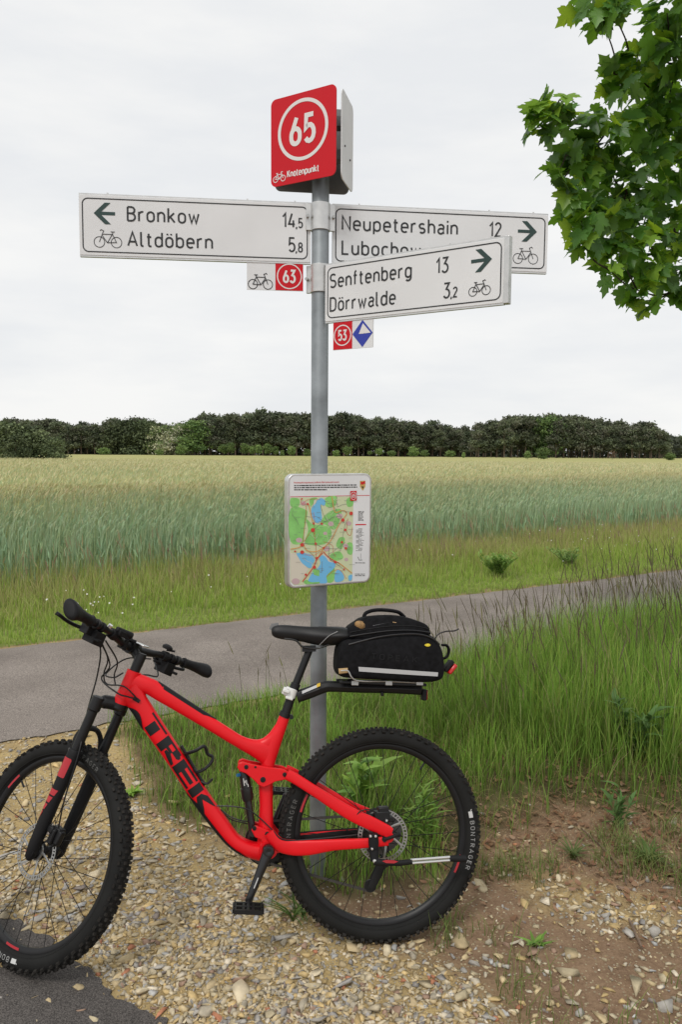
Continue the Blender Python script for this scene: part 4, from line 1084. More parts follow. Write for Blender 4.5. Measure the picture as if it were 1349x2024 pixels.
def frame_of(A, B):
    """A, B: (x,y,z) lower left / lower right -> f(u,v,z) with z out of the face"""
    A = np.array(A, float); B = np.array(B, float); e = B-A; L = np.linalg.norm(e[:2]); e = np.array([e[0], e[1], 0])/L; n = np.array([e[1], -e[0], 0])
    return (lambda u, v, z: A+e*u+np.array([0, 0, v])+n*z), L, e, n, A
def uv_of(A, e, n, px, py, z=0.):
    d = ray(px, py); t = ((A+n*z-EYE)@n)/(d@n); P = EYE+d*t-A
    return P@e, P[2]

# --- pole
PX, PY = -.0865, 2.908
post = tag(empty('signpost', (PX, PY, 0)), 'round galvanised steel post carrying the cycle route signs, behind the bicycle', 'signpost')
m_ = MB(); m_.lathe([(.033, -.3), (.033, 3.02), (.030, 3.025), (0, 3.026)], n=32)
m_.build('pole', M_GALV, post)
def clamp(z0, z1, r, yaw, name='clamp'):
    c_ = MB(); zc = (z0+z1)/2
    c_.lathe([(.0335, z0), (r, z0), (r, z1), (.0335, z1)], n=32)
    a = np.array([math.cos(yaw), math.sin(yaw), 0]); b_ = np.array([-a[1], a[0], 0])
    for s in (-1, 1): c_.box(a*s*(r+.007)+[0, 0, zc], (.022, .012, (z1-z0)*.98), (a, b_, (0, 0, 1)))
    o_ = c_.build(name, M_ALU, post, bevel=.001)
    for zz in (zc,):
        for s in (-1, 1): bb = MB(); bb.cyl(a*s*(r+.012)-b_*.022+[0, 0, zz], a*s*(r+.012)+b_*.012+[0, 0, zz], .006, 8); bb.build('bolt', M_BOLT, o_)
z1, z0 = ptY(633, 403, PY)[2], ptY(633, 457, PY)[2]; clamp(z0, z1, .0375, .12)
z1, z0 = ptY(628, 524, PY)[2], ptY(628, 579, PY)[2]; clamp(z0, z1, .0375, -.35)

def arrow_sign(A, B, hgt, lines, nums, direction, label, tx, nx_, ax_, cap=None, lsz=.36, tw=1., bsc=1.):
    """A,B lower corners at the two ends"""
    f, L, e, n, A = frame_of(A, B); T = .018; H = hgt
    root = tag(empty('arrow_sign', tuple((A+np.array(B))/2)), label, 'direction sign')
    Minv = np.array(root.location)
    F_ = lambda u, v, z: f(u, v, z)-Minv
    p = MB(); p.prism(rrect(0, 0, L, H, .004, 2), F_, -T, 0)
    p.build('panel', M_WHITE, root, smooth=False, bevel=.0012)
    ed = MB(); ed.prism([(0, H), (L, H), (L, H+.006), (0, H+.006)], F_, -T+.002, -.002); ed.prism([(0, -.006), (L, -.006), (L, 0), (0, 0)], F_, -T+.002, -.002)
    for uu in (.12*L, .72*L, .93*L) : ed.box(F_(uu, H+.0085, -.006), (.006, .006, .005))
    ed.build('edge_profile', M_ALU, root, smooth=False)
    k = H/.25
    b = MB(); r = .020; mg = .0125*k+.002; b.ribbon(rrect(mg, mg, L-mg, H-mg, r, 6), .0050*k, F_, .0007, 0, True)
    b.build('border', M_INK, root, smooth=False)
    ys = (.58*H, .165*H); ch = lsz*H*.72
    for s, y in zip(lines, ys): t_ = MB(); text(t_, s, (tx*L, y), ch, F_, .0008, .135, xs=tw); t_.build('lettering', M_INK, root, smooth=False)
    for s, y in zip(nums, ys):
        if s is None: continue
        t_ = MB(); a, c_ = (s.split(',')+[None])[:2]
        if c_:
            w_ = text(t_, ','+c_, (nx_*L, y), ch*.68, F_, .0008, .15, anchor='r', xs=.86)
            text(t_, a, (nx_*L-w_-.005, y), ch, F_, .0008, .125, anchor='r', xs=.9)
        else: text(t_, a, (nx_*L-(0 if cap is None else cap), y), ch, F_, .0008, .125, anchor='r', xs=.9)
        t_.build('distance', M_INK, root, smooth=False)
    ar = MB(); s = H*.165; c = (ax_*L, .70*H); d = direction
    ar.face([(c[0]-d*s*1.05, c[1]-s*.17), (c[0]+d*s*.55, c[1]-s*.17), (c[0]+d*s*.55, c[1]+s*.17), (c[0]-d*s*1.05, c[1]+s*.17)][::d], F_, .0008)
    ar.face([(c[0]+d*s*1.1, c[1]), (c[0]-d*s*.02, c[1]+s*1.08), (c[0]-d*s*.62, c[1]+s*1.08), (c[0]+d*s*.50, c[1])][::d], F_, .0011)
    ar.face([(c[0]+d*s*1.1, c[1]), (c[0]+d*s*.50, c[1]), (c[0]-d*s*.62, c[1]-s*1.08), (c[0]-d*s*.02, c[1]-s*1.08)][::d], F_, .0011)
    ar.build('arrow', M_GREEN, root, smooth=False)
    bs = MB(); bike_symbol(bs, ax_*L+(.01 if direction < 0 else -.004), .205*H+.004, H*.088*bsc, F_, .0008, .0026, 0, 1 if direction < 0 else -1)
    bs.build('bicycle_symbol', M_INK, root, smooth=False)
    return root, f, L, e, n, A
# left sign
A = (-.977, 2.814, 2.456); B = (-.1235, 2.906, 2.456)
r1_, f1, L1, e1, n1, A1 = arrow_sign(A, B, .2175, ('Bronkow', 'Altdöbern'), ('14,5', '5,8'), -1, 'left pointing white arm sign reading Bronkow and Altdöbern', .205, .963, .108, tw=1.06)
# right sign behind
A = (-.0405, 2.925, 2.455); B = (.818, 3.03, 2.455)
r2_, f2, L2, e2, n2, A2 = arrow_sign(A, B, .2215, ('Neupetershain', 'Lubochow'), ('12', None), 1, 'right pointing white arm sign reading Neupetershain and Lubochow, partly hidden', .045, .775, .90, cap=0., tw=1.06)
# front right sign
YL = 2.865
zt, zb = ptY(643, 525, YL)[2], ptY(643, 636, YL)[2]
d_ = ray(1000, 469); YR = (zt-EYE[2])*d_[1]/d_[2]; xr = d_[0]/d_[1]*YR; xl = ptY(643, 580, YL)[0]
A = (xl, YL, zb); B = (xr, YR, zb)
r3_, f3, L3, e3, n3, A3 = arrow_sign(A, B, zt-zb, ('Senftenberg', 'Dörrwalde'), ('13', '3,2'), 1, 'nearest white arm sign reading Senftenberg and Dörrwalde, angled towards the camera', .035, .765, .885, cap=.035, tw=.98, bsc=.80)
m_ = MB(); m_.prism([(L3-.001, -.004), (L3+.016, -.004), (L3+.016, zt-zb+.004), (L3-.001, zt-zb+.004)], lambda u, v, z: f3(u, v, z)-np.array(r3_.location), -.024, .006)
m_.build('end_cap', M_ALU, r3_, smooth=False, bevel=.002)

# --- small hanging plates
def plate(f, L, e, n, A, corners, label, draw):
    us = [uv_of(A, e, n, *c) for c in corners]
    u0, u1 = us[0][0], us[1][0]; v1 = (us[0][1]+us[1][1])/2; v0 = (us[2][1]+us[3][1])/2
    mid = f((u0+u1)/2, v0, 0)
    root = tag(empty('route_plate', tuple(mid)), label, 'route sign'); F_ = lambda u, v, z: f(u, v, z)-mid
    p = MB(); p.prism([(u0, v0), (u1, v0), (u1, v1), (u0, v1)], F_, -.008, -.004); p.build('panel', M_WHITE, root, smooth=False)
    draw(root, F_, u0, u1, v0, v1); return root
def draw63(root, F_, u0, u1, v0, v1):
    m = (u0+u1)/2+.001; s = u1-m; c = ((m+u1)/2, (v0+v1)/2)
    q_ = MB(); q_.face([(m, v0+.001), (u1-.001, v0+.001), (u1-.001, v1-.001), (m, v1-.001)], F_, -.0034); q_.build('red_field', M_RED, root, smooth=False)
    q_ = MB(); q_.ribbon(circle(*c, s*.43), .0042, F_, -.0028, 0, True); q_.build('ring', M_WPRINT, root, smooth=False); q_ = MB(); text(q_, '63', (c[0], c[1]-s*.24), s*.48, F_, -.0028, .18, anchor='m', xs=.78); q_.build('lettering', M_WPRINT, root, smooth=False)
    q_ = MB(); bike_symbol(q_, (u0+m)/2-.003, v0+.021, s*.165, F_, -.0032, .003, 0, -1); q_.build('bicycle_symbol', M_INK, root, smooth=False)
plate(f1, L1, e1, n1, A1, ((488, 516), (600, 517), (600, 574), (488, 573)), 'small hanging plate with a red 63 beside a bicycle drawing', draw63)
def draw53(root, F_, u0, u1, v0, v1):
    m = (u0+u1)/2-.002; s = m-u0; c = ((m+u0)/2, (v0+v1)/2)
    q_ = MB(); q_.face([(u0+.001, v0+.001), (m, v0+.001), (m, v1-.001), (u0+.001, v1-.001)], F_, -.0034); q_.build('red_field', M_RED, root, smooth=False)
    q_ = MB(); q_.ribbon(circle(*c, s*.43), .0042, F_, -.0028, 0, True); q_.build('ring', M_WPRINT, root, smooth=False); q_ = MB(); text(q_, '53', (c[0], c[1]-s*.24), s*.48, F_, -.0028, .18, anchor='m', xs=.78); q_.build('lettering', M_WPRINT, root, smooth=False)
    c = ((m+u1)/2, c[1]); w = (u1-m)*.49; h = (v1-v0)*.47
    q_ = MB(); q_.face([(c[0]-w, c[1]), (c[0], c[1]-h), (c[0]+w, c[1]), (c[0], c[1]+h)], F_, -.0034); q_.build('blue_diamond', M_BLUE, root, smooth=False)
    q_ = MB(); q_.face([(c[0]-w*.36, c[1]-h*.02), (c[0]+w*.82, c[1]), (c[0]+w*.04, c[1]+h*.74)], F_, -.0028); q_.build('white_triangle', M_WPRINT, root, smooth=False)
plate(f3, L3, e3, n3, A3, ((658, 636), (737, 628), (736, 685), (658, 693)), 'small hanging plate with a red 53 and a blue diamond', draw53)

# --- the node number cluster on top: three plates round the post
def node_plate(a, b_, z0, z1, label, front):
    f, L, e, n, A = frame_of((*a, z0), (*b_, z0)); mid = f(L/2, 0, 0); F_ = lambda u, v, z: f(u, v, z)-mid; H = z1-z0
    root = tag(empty('node_sign', tuple(mid)), label, 'sign')
    p = MB(); p.prism(rrect(0, 0, L, H, .022, 5), F_, -.004, 0); p.build('panel', M_RED if front == 1 else M_GREY if front == 2 else M_WHITE, root, smooth=False)
    if front != 1:
        p = MB(); p.prism(rrect(.001, .001, L-.001, H-.001, .021, 5), F_, -.0055, -.0045) if front != 3 else p.cyl(F_(L*.25, H*.40, -.001), F_(L*.25, H*.40, .003), .004, 8) and p.cyl(F_(L*.7, H*.33, -.001), F_(L*.7, H*.33, .003), .004, 8)
        p.build('rear_face' if front == 2 else 'screw', M_RED if front == 2 else M_INK, root, smooth=False)
    if front == 1:
        p = MB(); p.prism(rrect(.0006, .0006, L-.0006, H-.0006, .0215, 5), F_, -.0058, -.0045); p.build('rear_face', M_GREY, root, smooth=False)
        p = MB(); c = (L*.50, H*.585); p.ribbon(circle(*c, L*.365, 56), .0135*L/.3, F_, .0008, 0, True); p.build('ring', M_WPRINT, root, smooth=False)
        p = MB(); text(p, '65', (c[0], c[1]-H*.172), H*.345, F_, .0008, .185, anchor='m', xs=.84, sp=.30); p.build('number', M_WPRINT, root, smooth=False)
        p = MB(); text(p, 'Knotenpunkt', (L*.265, H*.075), H*.084, F_, .0008, .19, xs=.84, sp=.24); p.build('lettering', M_WPRINT, root, smooth=False)
        p = MB(); bike_symbol(p, L*.135, H*.082, H*.033, F_, .0008, .0026, 0, -1); p.build('bicycle_symbol', M_WPRINT, root, smooth=False)
    return root
yA = 2.93; zT = ptY(533, 199, yA)[2]; zB = ptY(540, 371, yA)[2]; xA = ptY(536, 280, yA)[0]
d_ = ray(664, 164); yB = (zT-EYE[2])*d_[1]/d_[2]; xB = d_[0]/d_[1]*yB+.002
node_plate((xA, yA), (xB, yB), zB, zT, 'square red sign with 65 in a white ring and Knotenpunkt below', 1)
d_ = ray(677, 171); y1 = (zT-EYE[2])*d_[1]/d_[2]; x1 = d_[0]/d_[1]*y1
d_ = ray(699, 214); y2 = (zT-EYE[2])*d_[1]/d_[2]; x2 = d_[0]/d_[1]*y2
node_plate((x1, y1), (x2, y2), zB, zT, 'pale plate seen edge on at the right of the red 65 sign', 3)
node_plate((xA+.012, yA+.035), (x2-.015, y2+.015), zB, zT, 'dark grey back of the plate behind the red 65 sign', 2)
zc = (zB+zT)/2
for z_ in (zB+.10, zT-.10):
    m_ = MB(); m_.lathe([(.0335, z_-.02), (.042, z_-.02), (.042, z_+.02), (.0335, z_+.02)], n=24)
    m_.box((.06, -.02, z_), (.06, .05, .035)); m_.box((-.05, .02, z_), (.05, .02, .035)); m_.build('bracket', M_GREY, post)

# --- map board
fb_l = ptY(565, 1165, 2.752); fb_r = ptY(733, 1150, 2.908)
zb = (fb_l[2]+fb_r[2])/2; zt = (ptY(562, 940, 2.752)[2]+ptY(735, 933, 2.908)[2])/2
A = (ptY(566, 1050, 2.752)[0]+.006, 2.752, zb); B = (ptY(734, 1050, 2.908)[0], 2.908, zb)
f, L, e, n, A = frame_of(A, B); H = zt-zb; mid = f(L/2, 0, 0); F_ = lambda u, v, z: f(u, v, z)-mid
board = tag(empty('map_board', tuple(mid)), 'information board with a cycle route map on the post, in a rounded metal frame', 'map board')
m_ = MB(); m_.prism(rrect(0, 0, L, H, .028, 6), F_, -.038, 0); m_.build('frame', M_ALU, board, bevel=.003)
m_ = MB(); m_.prism(rrect(.008, .008, L-.008, H-.008, .022, 6), F_, -.001, .0012); m_.build('panel', M_WHITE, board, smooth=False)
mm = [mat('map ground', (.60, .66, .42), .45), mat('map wood', (.25, .60, .17), .45, noise=(25, .18)), mat('map lake', (.17, .50, .80), .45), mat('map road red', (.62, .05, .035), .45), mat('map road orange', (.68, .33, .10), .45), mat('map grey', (.22, .22, .20), .45), mat('map town', (.56, .40, .42), .45), mat('map pale', (.66, .62, .52), .45)]
def mpt(x, y):
    u = (x-190)/1000; yt = 108-22*u; yb = 1490-105*u
    return (u*(L-.016)+.008, .008+(yb-y)/(yb-yt)*(H-.016))
def mp_(P): return [mpt(*p) for p in P]
pr = MB()
pr.face(mp_([(192, 372), (975, 345), (968, 1400), (320, 1465), (240, 1470), (192, 1420)][::-1]), F_, .0015, 0)
for P in ([(195, 510), (380, 520), (395, 600), (360, 780), (345, 930), (195, 915)], [(430, 385), (520, 370), (470, 440), (440, 480)], [(640, 360), (760, 350), (740, 470), (640, 480), (610, 420)], [(390, 640), (470, 700), (640, 720), (700, 800), (640, 930), (480, 960), (370, 930), (410, 780)],
          [(640, 560), (800, 500), (820, 590), (740, 760), (620, 700), (560, 690)], [(890, 380), (970, 360), (968, 460), (900, 470)], [(900, 930), (968, 930), (966, 1060), (905, 1050)], [(690, 1070), (800, 1030), (850, 1110), (760, 1150), (690, 1120)], [(480, 1260), (560, 1280), (560, 1350), (470, 1360)], [(650, 1280), (740, 1240), (730, 1400), (650, 1420)], [(800, 860), (870, 870), (830, 1000), (760, 960)], [(200, 380), (300, 390), (290, 480), (200, 480)], [(380, 1400), (560, 1410), (550, 1440), (380, 1450)]):
    pr.face(mp_(catmull(P, 4, True)[::-1]), F_, .0018, 1)
for P in ([(195, 1065), (262, 1060), (330, 1180), (420, 1260), (330, 1400), (200, 1420)], [(560, 1120), (600, 1060), (700, 1130), (740, 1180), (640, 1160)], [(480, 400), (520, 380), (450, 560), (460, 620)]): pr.face(mp_(P[::-1]), F_, .0021, 7)
for P in ([(520, 400), (570, 372), (620, 410), (605, 465), (560, 455), (572, 560), (575, 640), (525, 682), (480, 650), (447, 570), (455, 490), (500, 440)], [(275, 1062), (420, 1070), (490, 1130), (470, 1190), (430, 1250), (340, 1190), (300, 1130)],
          [(590, 1082), (640, 1120), (665, 1160), (745, 1180), (735, 1240), (640, 1340), (635, 1435), (430, 1420), (420, 1380), (470, 1300), (525, 1250), (562, 1185), (550, 1120)], [(745, 1320), (780, 1260), (830, 1290), (862, 1350), (840, 1400), (750, 1412)], [(920, 1335), (966, 1320), (960, 1385), (925, 1392)]):
    pr.face(mp_(catmull(P, 4, True)[::-1]), F_, .0024, 2)
pr.face(mp_([(470, 1270), (555, 1265), (545, 1350), (480, 1330)][::-1]), F_, .0026, 1)
for c, r in (((300, 900), 40), ((350, 440), 34), ((690, 690), 38), ((800, 590), 40), ((880, 960), 34), ((260, 1420), 50), ((620, 810), 26), ((890, 1130), 26), ((920, 680), 34), ((640, 1000), 40)): pr.face([mpt(c[0]+r*math.cos(a), c[1]+r*.8*math.sin(a)) for a in np.linspace(6.283, 0, 12)[:-1]], F_, .0022, 6)
for k, P in enumerate(([(320, 385), (330, 450), (385, 490), (345, 930)], [(760, 350), (770, 470), (830, 450), (890, 440)], [(560, 455), (590, 560), (640, 640), (735, 600), (830, 600)], [(355, 920), (460, 780), (500, 940), (510, 1110)], [(460, 780), (570, 690), (690, 630)], [(345, 940), (500, 945), (600, 990), (760, 1000)], [(905, 620), (890, 780), (940, 830), (965, 730)], [(670, 960), (670, 1120), (740, 1170), (850, 1250)], [(500, 1240), (575, 1300), (580, 1160)], [(640, 1350), (740, 1270), (820, 1270), (890, 1370)], [(810, 1030), (830, 910), (860, 740), (890, 640)], [(370, 1000), (500, 1120), (480, 1240)])):
    pr.ribbon(mp_(catmull(P, 3)), .0013, F_, .0027+.0001*(k % 3), 5 if k % 3 else 3)
for k, P in enumerate(([(700, 350), (740, 540), (830, 520), (890, 560), (790, 700), (700, 880), (600, 1000), (520, 1130), (470, 1240), (340, 1420)], [(195, 1015), (300, 990), (345, 950), (400, 1030), (520, 1035), (620, 970)], [(600, 1040), (680, 1120), (800, 1180), (965, 1300)], [(415, 450), (470, 690)])):
    pr.ribbon(mp_(catmull(P, 4)), .0032, F_, .0031+.0001*k, 4)
pr.ribbon(mp_(catmull([(340, 1420), (470, 1240), (520, 1130), (590, 1050)], 4)), .0036, F_, .0036, 3); pr.ribbon(mp_(catmull([(600, 1045), (680, 1120), (800, 1180)], 4)), .0026, F_, .0037, 3)
for x, y, r in ((330, 385, 10), (400, 448, 14), (475, 690, 12), (575, 690, 14), (465, 770, 26), (945, 555, 24), (840, 640, 22), (870, 760, 16), (500, 940, 16), (830, 915, 16), (335, 955, 24), (335, 1050, 24), (250, 1040, 12), (515, 1120, 16), (485, 1235, 20), (380, 1330, 14), (745, 1165, 18), (880, 990, 16), (860, 1255, 12), (600, 990, 12)):
    pr.face([mpt(x+r*math.cos(a), y+r*math.sin(a)) for a in np.linspace(6.283, 0, 11)[:-1]], F_, .0040, 3)
g = random.Random(5)
for i in range(16):
    x, y, a = g.uniform(230, 900), g.uniform(400, 1300), g.uniform(0, 6.28); P = [(x, y)]
    for j in range(4): a += g.gauss(0, .6); x = min(955, max(205, x+70*math.cos(a))); y = min(1380, max(385, y+70*math.sin(a))); P.append((x, y))
    pr.ribbon(mp_(catmull(P, 3)), .0011, F_, .00285+.00001*i, (5, 7, 3, 7)[i % 4])
for i in range(90):
    x, y = g.uniform(210, 930), g.uniform(400, 1330); w_ = g.uniform(22, 70); pr.ribbon(mp_([(x, y), (x+w_, y-2)]), .0010, F_, .0042, 5)
pr.ribbon(mp_([(385, 1440), (550, 1428)]), .006, F_, .0043, 1)
pr.build('map_print', mm, board, smooth=False)
tp = MB(); u_, v_ = mpt(238, 196); text(tp, 'Knotenpunktwegweisung Landkreis Oberspreewald-Lausitz', (u_, v_), .0066, F_, .0016, .15, 0, xs=(mpt(815, 190)[0]-u_)/(.0066*.87*(53*.70)))
tp.ribbon(mp_([(192, 362), (1188, 330)]), .0022, F_, .0016, 0)
g = random.Random(8)
def words(x0, x1, y0, y1, th, mi):
    x = x0
    while x < x1:
        w_ = g.uniform(14, 52); xe = min(x1, x+w_); t_ = (x-x0)/(x1-x0+1e-6); yy = y0+(y1-y0)*t_
        tp.ribbon(mp_([(x, yy), (xe, yy-.3)]), th, F_, .0016, mi); x = xe+g.uniform(4, 9)
for k, xe in enumerate((1015, 1025, 640)): words(240, xe, 222+26*k, 204+26*k if xe > 900 else 268+0*k, .0042, 1)
for k in range(9): words(1040, g.uniform(1095, 1118), 530+14*k, 529+14*k, .002, 1)
for k in range(18): words(1015 if k % 4 else 1045, g.uniform(1060, 1120), 745+16*k, 744+16*k, .0018, 1)
tp.ribbon(mp_([(1005, 695), (1145, 690)]), .0045, F_, .0016, 0)
for y in (1170, 1310, 1330): words(1005, 1135, y, y-3, .0026, 1)
tp.ribbon(mp_([(1040, 1095), (1060, 1135), (1100, 1132)]), .002, F_, .0016, 1); tp.ribbon(mp_([(1078, 1050), (1080, 1125)]), .001, F_, .0018, 1)
tp.face(mp_([(932, 280), (1014, 275), (1014, 395), (932, 400)][::-1]), F_, .0044, 0)
c = mpt(973, 337); tp.ribbon(circle(*c, .0125, 24, .0145), .0018, F_, .0048, 2, True); text(tp, '65', (c[0], c[1]-.0075), .015, F_, .0050, .17, 2, 'm', xs=.8)
# coat of arms: shield with a red lion like shape above a gold field
sh = [(1058, 155), (1130, 150), (1130, 225), (1096, 275), (1060, 228)]
tp.face(mp_(sh[::-1]), F_, .0016, 3)
tp.face(mp_([(1068, 160), (1090, 168), (1124, 152), (1128, 195), (1108, 185), (1100, 205), (1084, 190), (1070, 208)][::-1]), F_, .0019, 0); tp.face(mp_([(1078, 222), (1112, 220), (1096, 255)][::-1]), F_, .0019, 1)
tp.build('lettering', [M_RED, M_INK, M_WPRINT, mat('map gold', (.55, .38, .12), .5)], board, smooth=False)
cb = MB(); zc = H/2
pc = np.array([PX, PY, zb])-mid
for z_ in (.08, H-.08):
    cb.lathe([(.0335, z_-.016), (.039, z_-.016), (.039, z_+.016), (.0335, z_+.016)], c=(pc[0], pc[1], 0), n=24); b0 = F_(L*.43, z_, -.038); cb.cyl(b0, (pc[0], pc[1]-.035, z_), .012, 8)
cb.build('clamp', M_ALU, board)
# ------------------------------------------------------------------ mountain bike, leaning on the post
BO = np.array([.1625, 2.4902, 0.]); YAW, LEAN, STEER = .12347, .2329, -.6318
BF = np.array([-math.cos(YAW), -math.sin(YAW), 0]); _l0 = np.array([math.sin(YAW), -math.cos(YAW), 0])
BU = math.cos(LEAN)*np.array([0, 0, 1.])-math.sin(LEAN)*_l0
BL = np.cross(BU, BF)
bike = tag(empty('mountain_bike'), 'red full suspension mountain bike leaning on the signpost', 'bicycle')
bike.matrix_world = Matrix(((BF[0], BL[0], BU[0], BO[0]), (BF[1], BL[1], BU[1], BO[1]), (BF[2], BL[2], BU[2], BO[2]), (0, 0, 0, 1)))
def bk(px, py, v=0.):
    """pixel -> bike local (forward, left, up) on the plane 'left = v'"""
    d = ray(px, py); t = ((BO+BL*v-EYE)@BL)/(d@BL); P = EYE+d*t-BO
    return np.array([P@BF, v, P@BU])
def bkm(v, *pts): return np.array([bk(x, y, v) for x, y in pts])

M_FR = mat('red frame paint', (.70, .004, .010), .36, spec=.34, noise=(7, .06))
M_BK = mat('satin black', (.009, .009, .010), .42, spec=.32)
M_BKM = mat('matt black plastic', (.010, .010, .011), .6, spec=.22, bump=(220, .15, .001))
M_RUB = mat('tyre rubber', (.012, .012, .0115), .75, noise=(9, .35), spec=.22, bump=(160, .2, .001))
M_TREAD = mat('dusty tyre knobs', (.022, .020, .018), .85, noise=(16, .5), spec=.2)
M_STEEL = mat('bare steel', (.40, .40, .39), .35, .95)
M_SIL = mat('silver alloy', (.70, .70, .70), .34, .85)
M_WHT = mat('white plastic', (.72, .72, .70), .4)
M_LOGO = mat('grey tyre print', (.27, .27, .265), .6)
M_LOGOW = mat('white tyre print', (.55, .55, .54), .6)
M_LOGOD = mat('worn tyre print', (.10, .10, .095), .6)
M_DRED = mat('dark red decal', (.42, .02, .03), .45)
M_FAB = mat('black bag fabric', (.0075, .0075, .0085), .85, noise=(60, .5), spec=.15, bump=(300, .35, .0012))
M_CAR = mat('dark shiny black', (.012, .012, .013), .28)
LV = (0, 1, 0)

# ---- wheels (local frame: x forward, y left, z up; origin on the axle)
AXY = ((1, 0, 0), (0, 0, 1), (0, 1, 0))
def tyre_mesh():
    m_ = MB(); pf = [(.311, -.013), (.318, -.024), (.327, -.0295), (.338, -.031), (.349, -.0285), (.358, -.0225), (.3635, -.013), (.3655, 0)]
    pf = pf+[(r, -h) for r, h in pf[-2::-1]]
    m_.lathe(pf, ax=AXY, n=96, loop=True)
    for side in (-1, 1): m_.lathe([(.3175, side*.0248), (.3185, side*.0262), (.3205, side*.0262), (.3215, side*.0268)], ax=AXY, n=96)
    n = 66
    for i in range(n):
        for y, off, (lx, ly, lz), r, tl in ((.0075, 0, (.012, .010, .009), .3665, 0), (-.0075, .5, (.012, .010, .009), .3665, 0), (.0185, .5, (.010, .009, .009), .3635, .45), (-.0185, 0, (.010, .009, .009), .3635, .45),
                                            (.0275, 0 if i % 2 else .12, (.014, .009, .011), .3560, .95), (-.0275, .5 if i % 2 else .62, (.014, .009, .011), .3560, .95)):
            a = 2*math.pi*(i+off)/n; rd = np.array([math.cos(a), 0, math.sin(a)]); tg = np.array([-math.sin(a), 0, math.cos(a)]); yv = np.array([0, 1., 0])
            s = 1 if y > 0 else -1; nrm = rd*math.cos(tl)+yv*s*math.sin(tl); yy = yv*math.cos(tl)-rd*s*math.sin(tl)
            m_.box(rd*r+yv*y, (lx, ly, lz), (tg, yy, nrm), 1, .8)
    return m_.mesh('tyre', [M_RUB, M_TREAD], True, 30)
def rim_mesh():
    m_ = MB(); pf = [(.313, -.0145), (.313, .0145), (.308, .0155), (.300, .0135), (.2935, .008), (.292, 0), (.2935, -.008), (.300, -.0135), (.308, -.0155)]
    m_.lathe(pf, ax=AXY, n=96, loop=True); return m_.mesh('rim', M_BK)
def hub_mesh(rear):
    m_ = MB(); w = .052 if not rear else .060
    pf = [(.0, -w-.012), (.008, -w-.012), (.009, -w), (.018, -w+.002), (.028, -w+.022), (.028, -w+.026), (.015, -w+.032), (.014, w-.032), (.028, w-.026), (.028, w-.022), (.018, w-.002), (.009, w), (.008, w+.012), (0, w+.012)]
    m_.lathe(pf, ax=AXY, n=20); return m_.mesh('wheel', M_BK)
def spoke_mesh():
    m_ = MB(); m_.tube([(0, 0, 0), (0, 0, 1)], .0013, 5); return m_.mesh('spoke', M_BK)
def rotor_mesh():
    m_ = MB(); n = 48
    for i in range(n):                                # a vented ring: outer and inner rims with bridges and windows between
        a0 = 2*math.pi*i/n
        for r0, r1, da, d0 in ((.0865, .090, 1., 0), (.0745, .078, 1., 0), (.0775, .087, .48, .1 if i % 2 else -.05)):
            A0 = a0+d0*2*math.pi/n; A1 = A0+da*2*math.pi/n
            P = [(r0, A0), (r1, A0+.02), (r1, A1+.02), (r0, A1)]
            for y in (-.0009, .0009): m_.add([(r*math.cos(a), y+(.00015 if da < 1 else 0), r*math.sin(a)) for r, a in P], [(0, 1, 2, 3)])
    for k in range(6):
        a = k*math.pi/3; m_.tube([(.022*math.cos(a), 0, .022*math.sin(a)), (.05*math.cos(a+.35), 0, .05*math.sin(a+.35)), (.076*math.cos(a+.5), 0, .076*math.sin(a+.5))], [(.0012, .006), (.0012, .004), (.0012, .005)], 6, ref=None)
    m_.lathe([(.022, -.003), (.022, .003), (.030, .003), (.030, -.003)], ax=AXY, n=20, loop=True)
    return m_.mesh('rotor', M_STEEL)
TY, RM, SPK, RTM = tyre_mesh(), rim_mesh(), spoke_mesh(), rotor_mesh()
def on_wheel(f0, r_base, y_of, sgn=1):
    """curved print on a wheel's left side: u runs clockwise as seen from the left, v outwards"""
    def F_(u, v, z):
        r = r_base+v; th = f0+u/r_base
        return np.array([-r*math.cos(th), y_of(r)+z, -r*math.sin(th)])
    return F_
ty_y = lambda r: math.sqrt(max(1e-6, .031**2-(r-.338)**2))+.0004
rim_y = lambda r: .0150
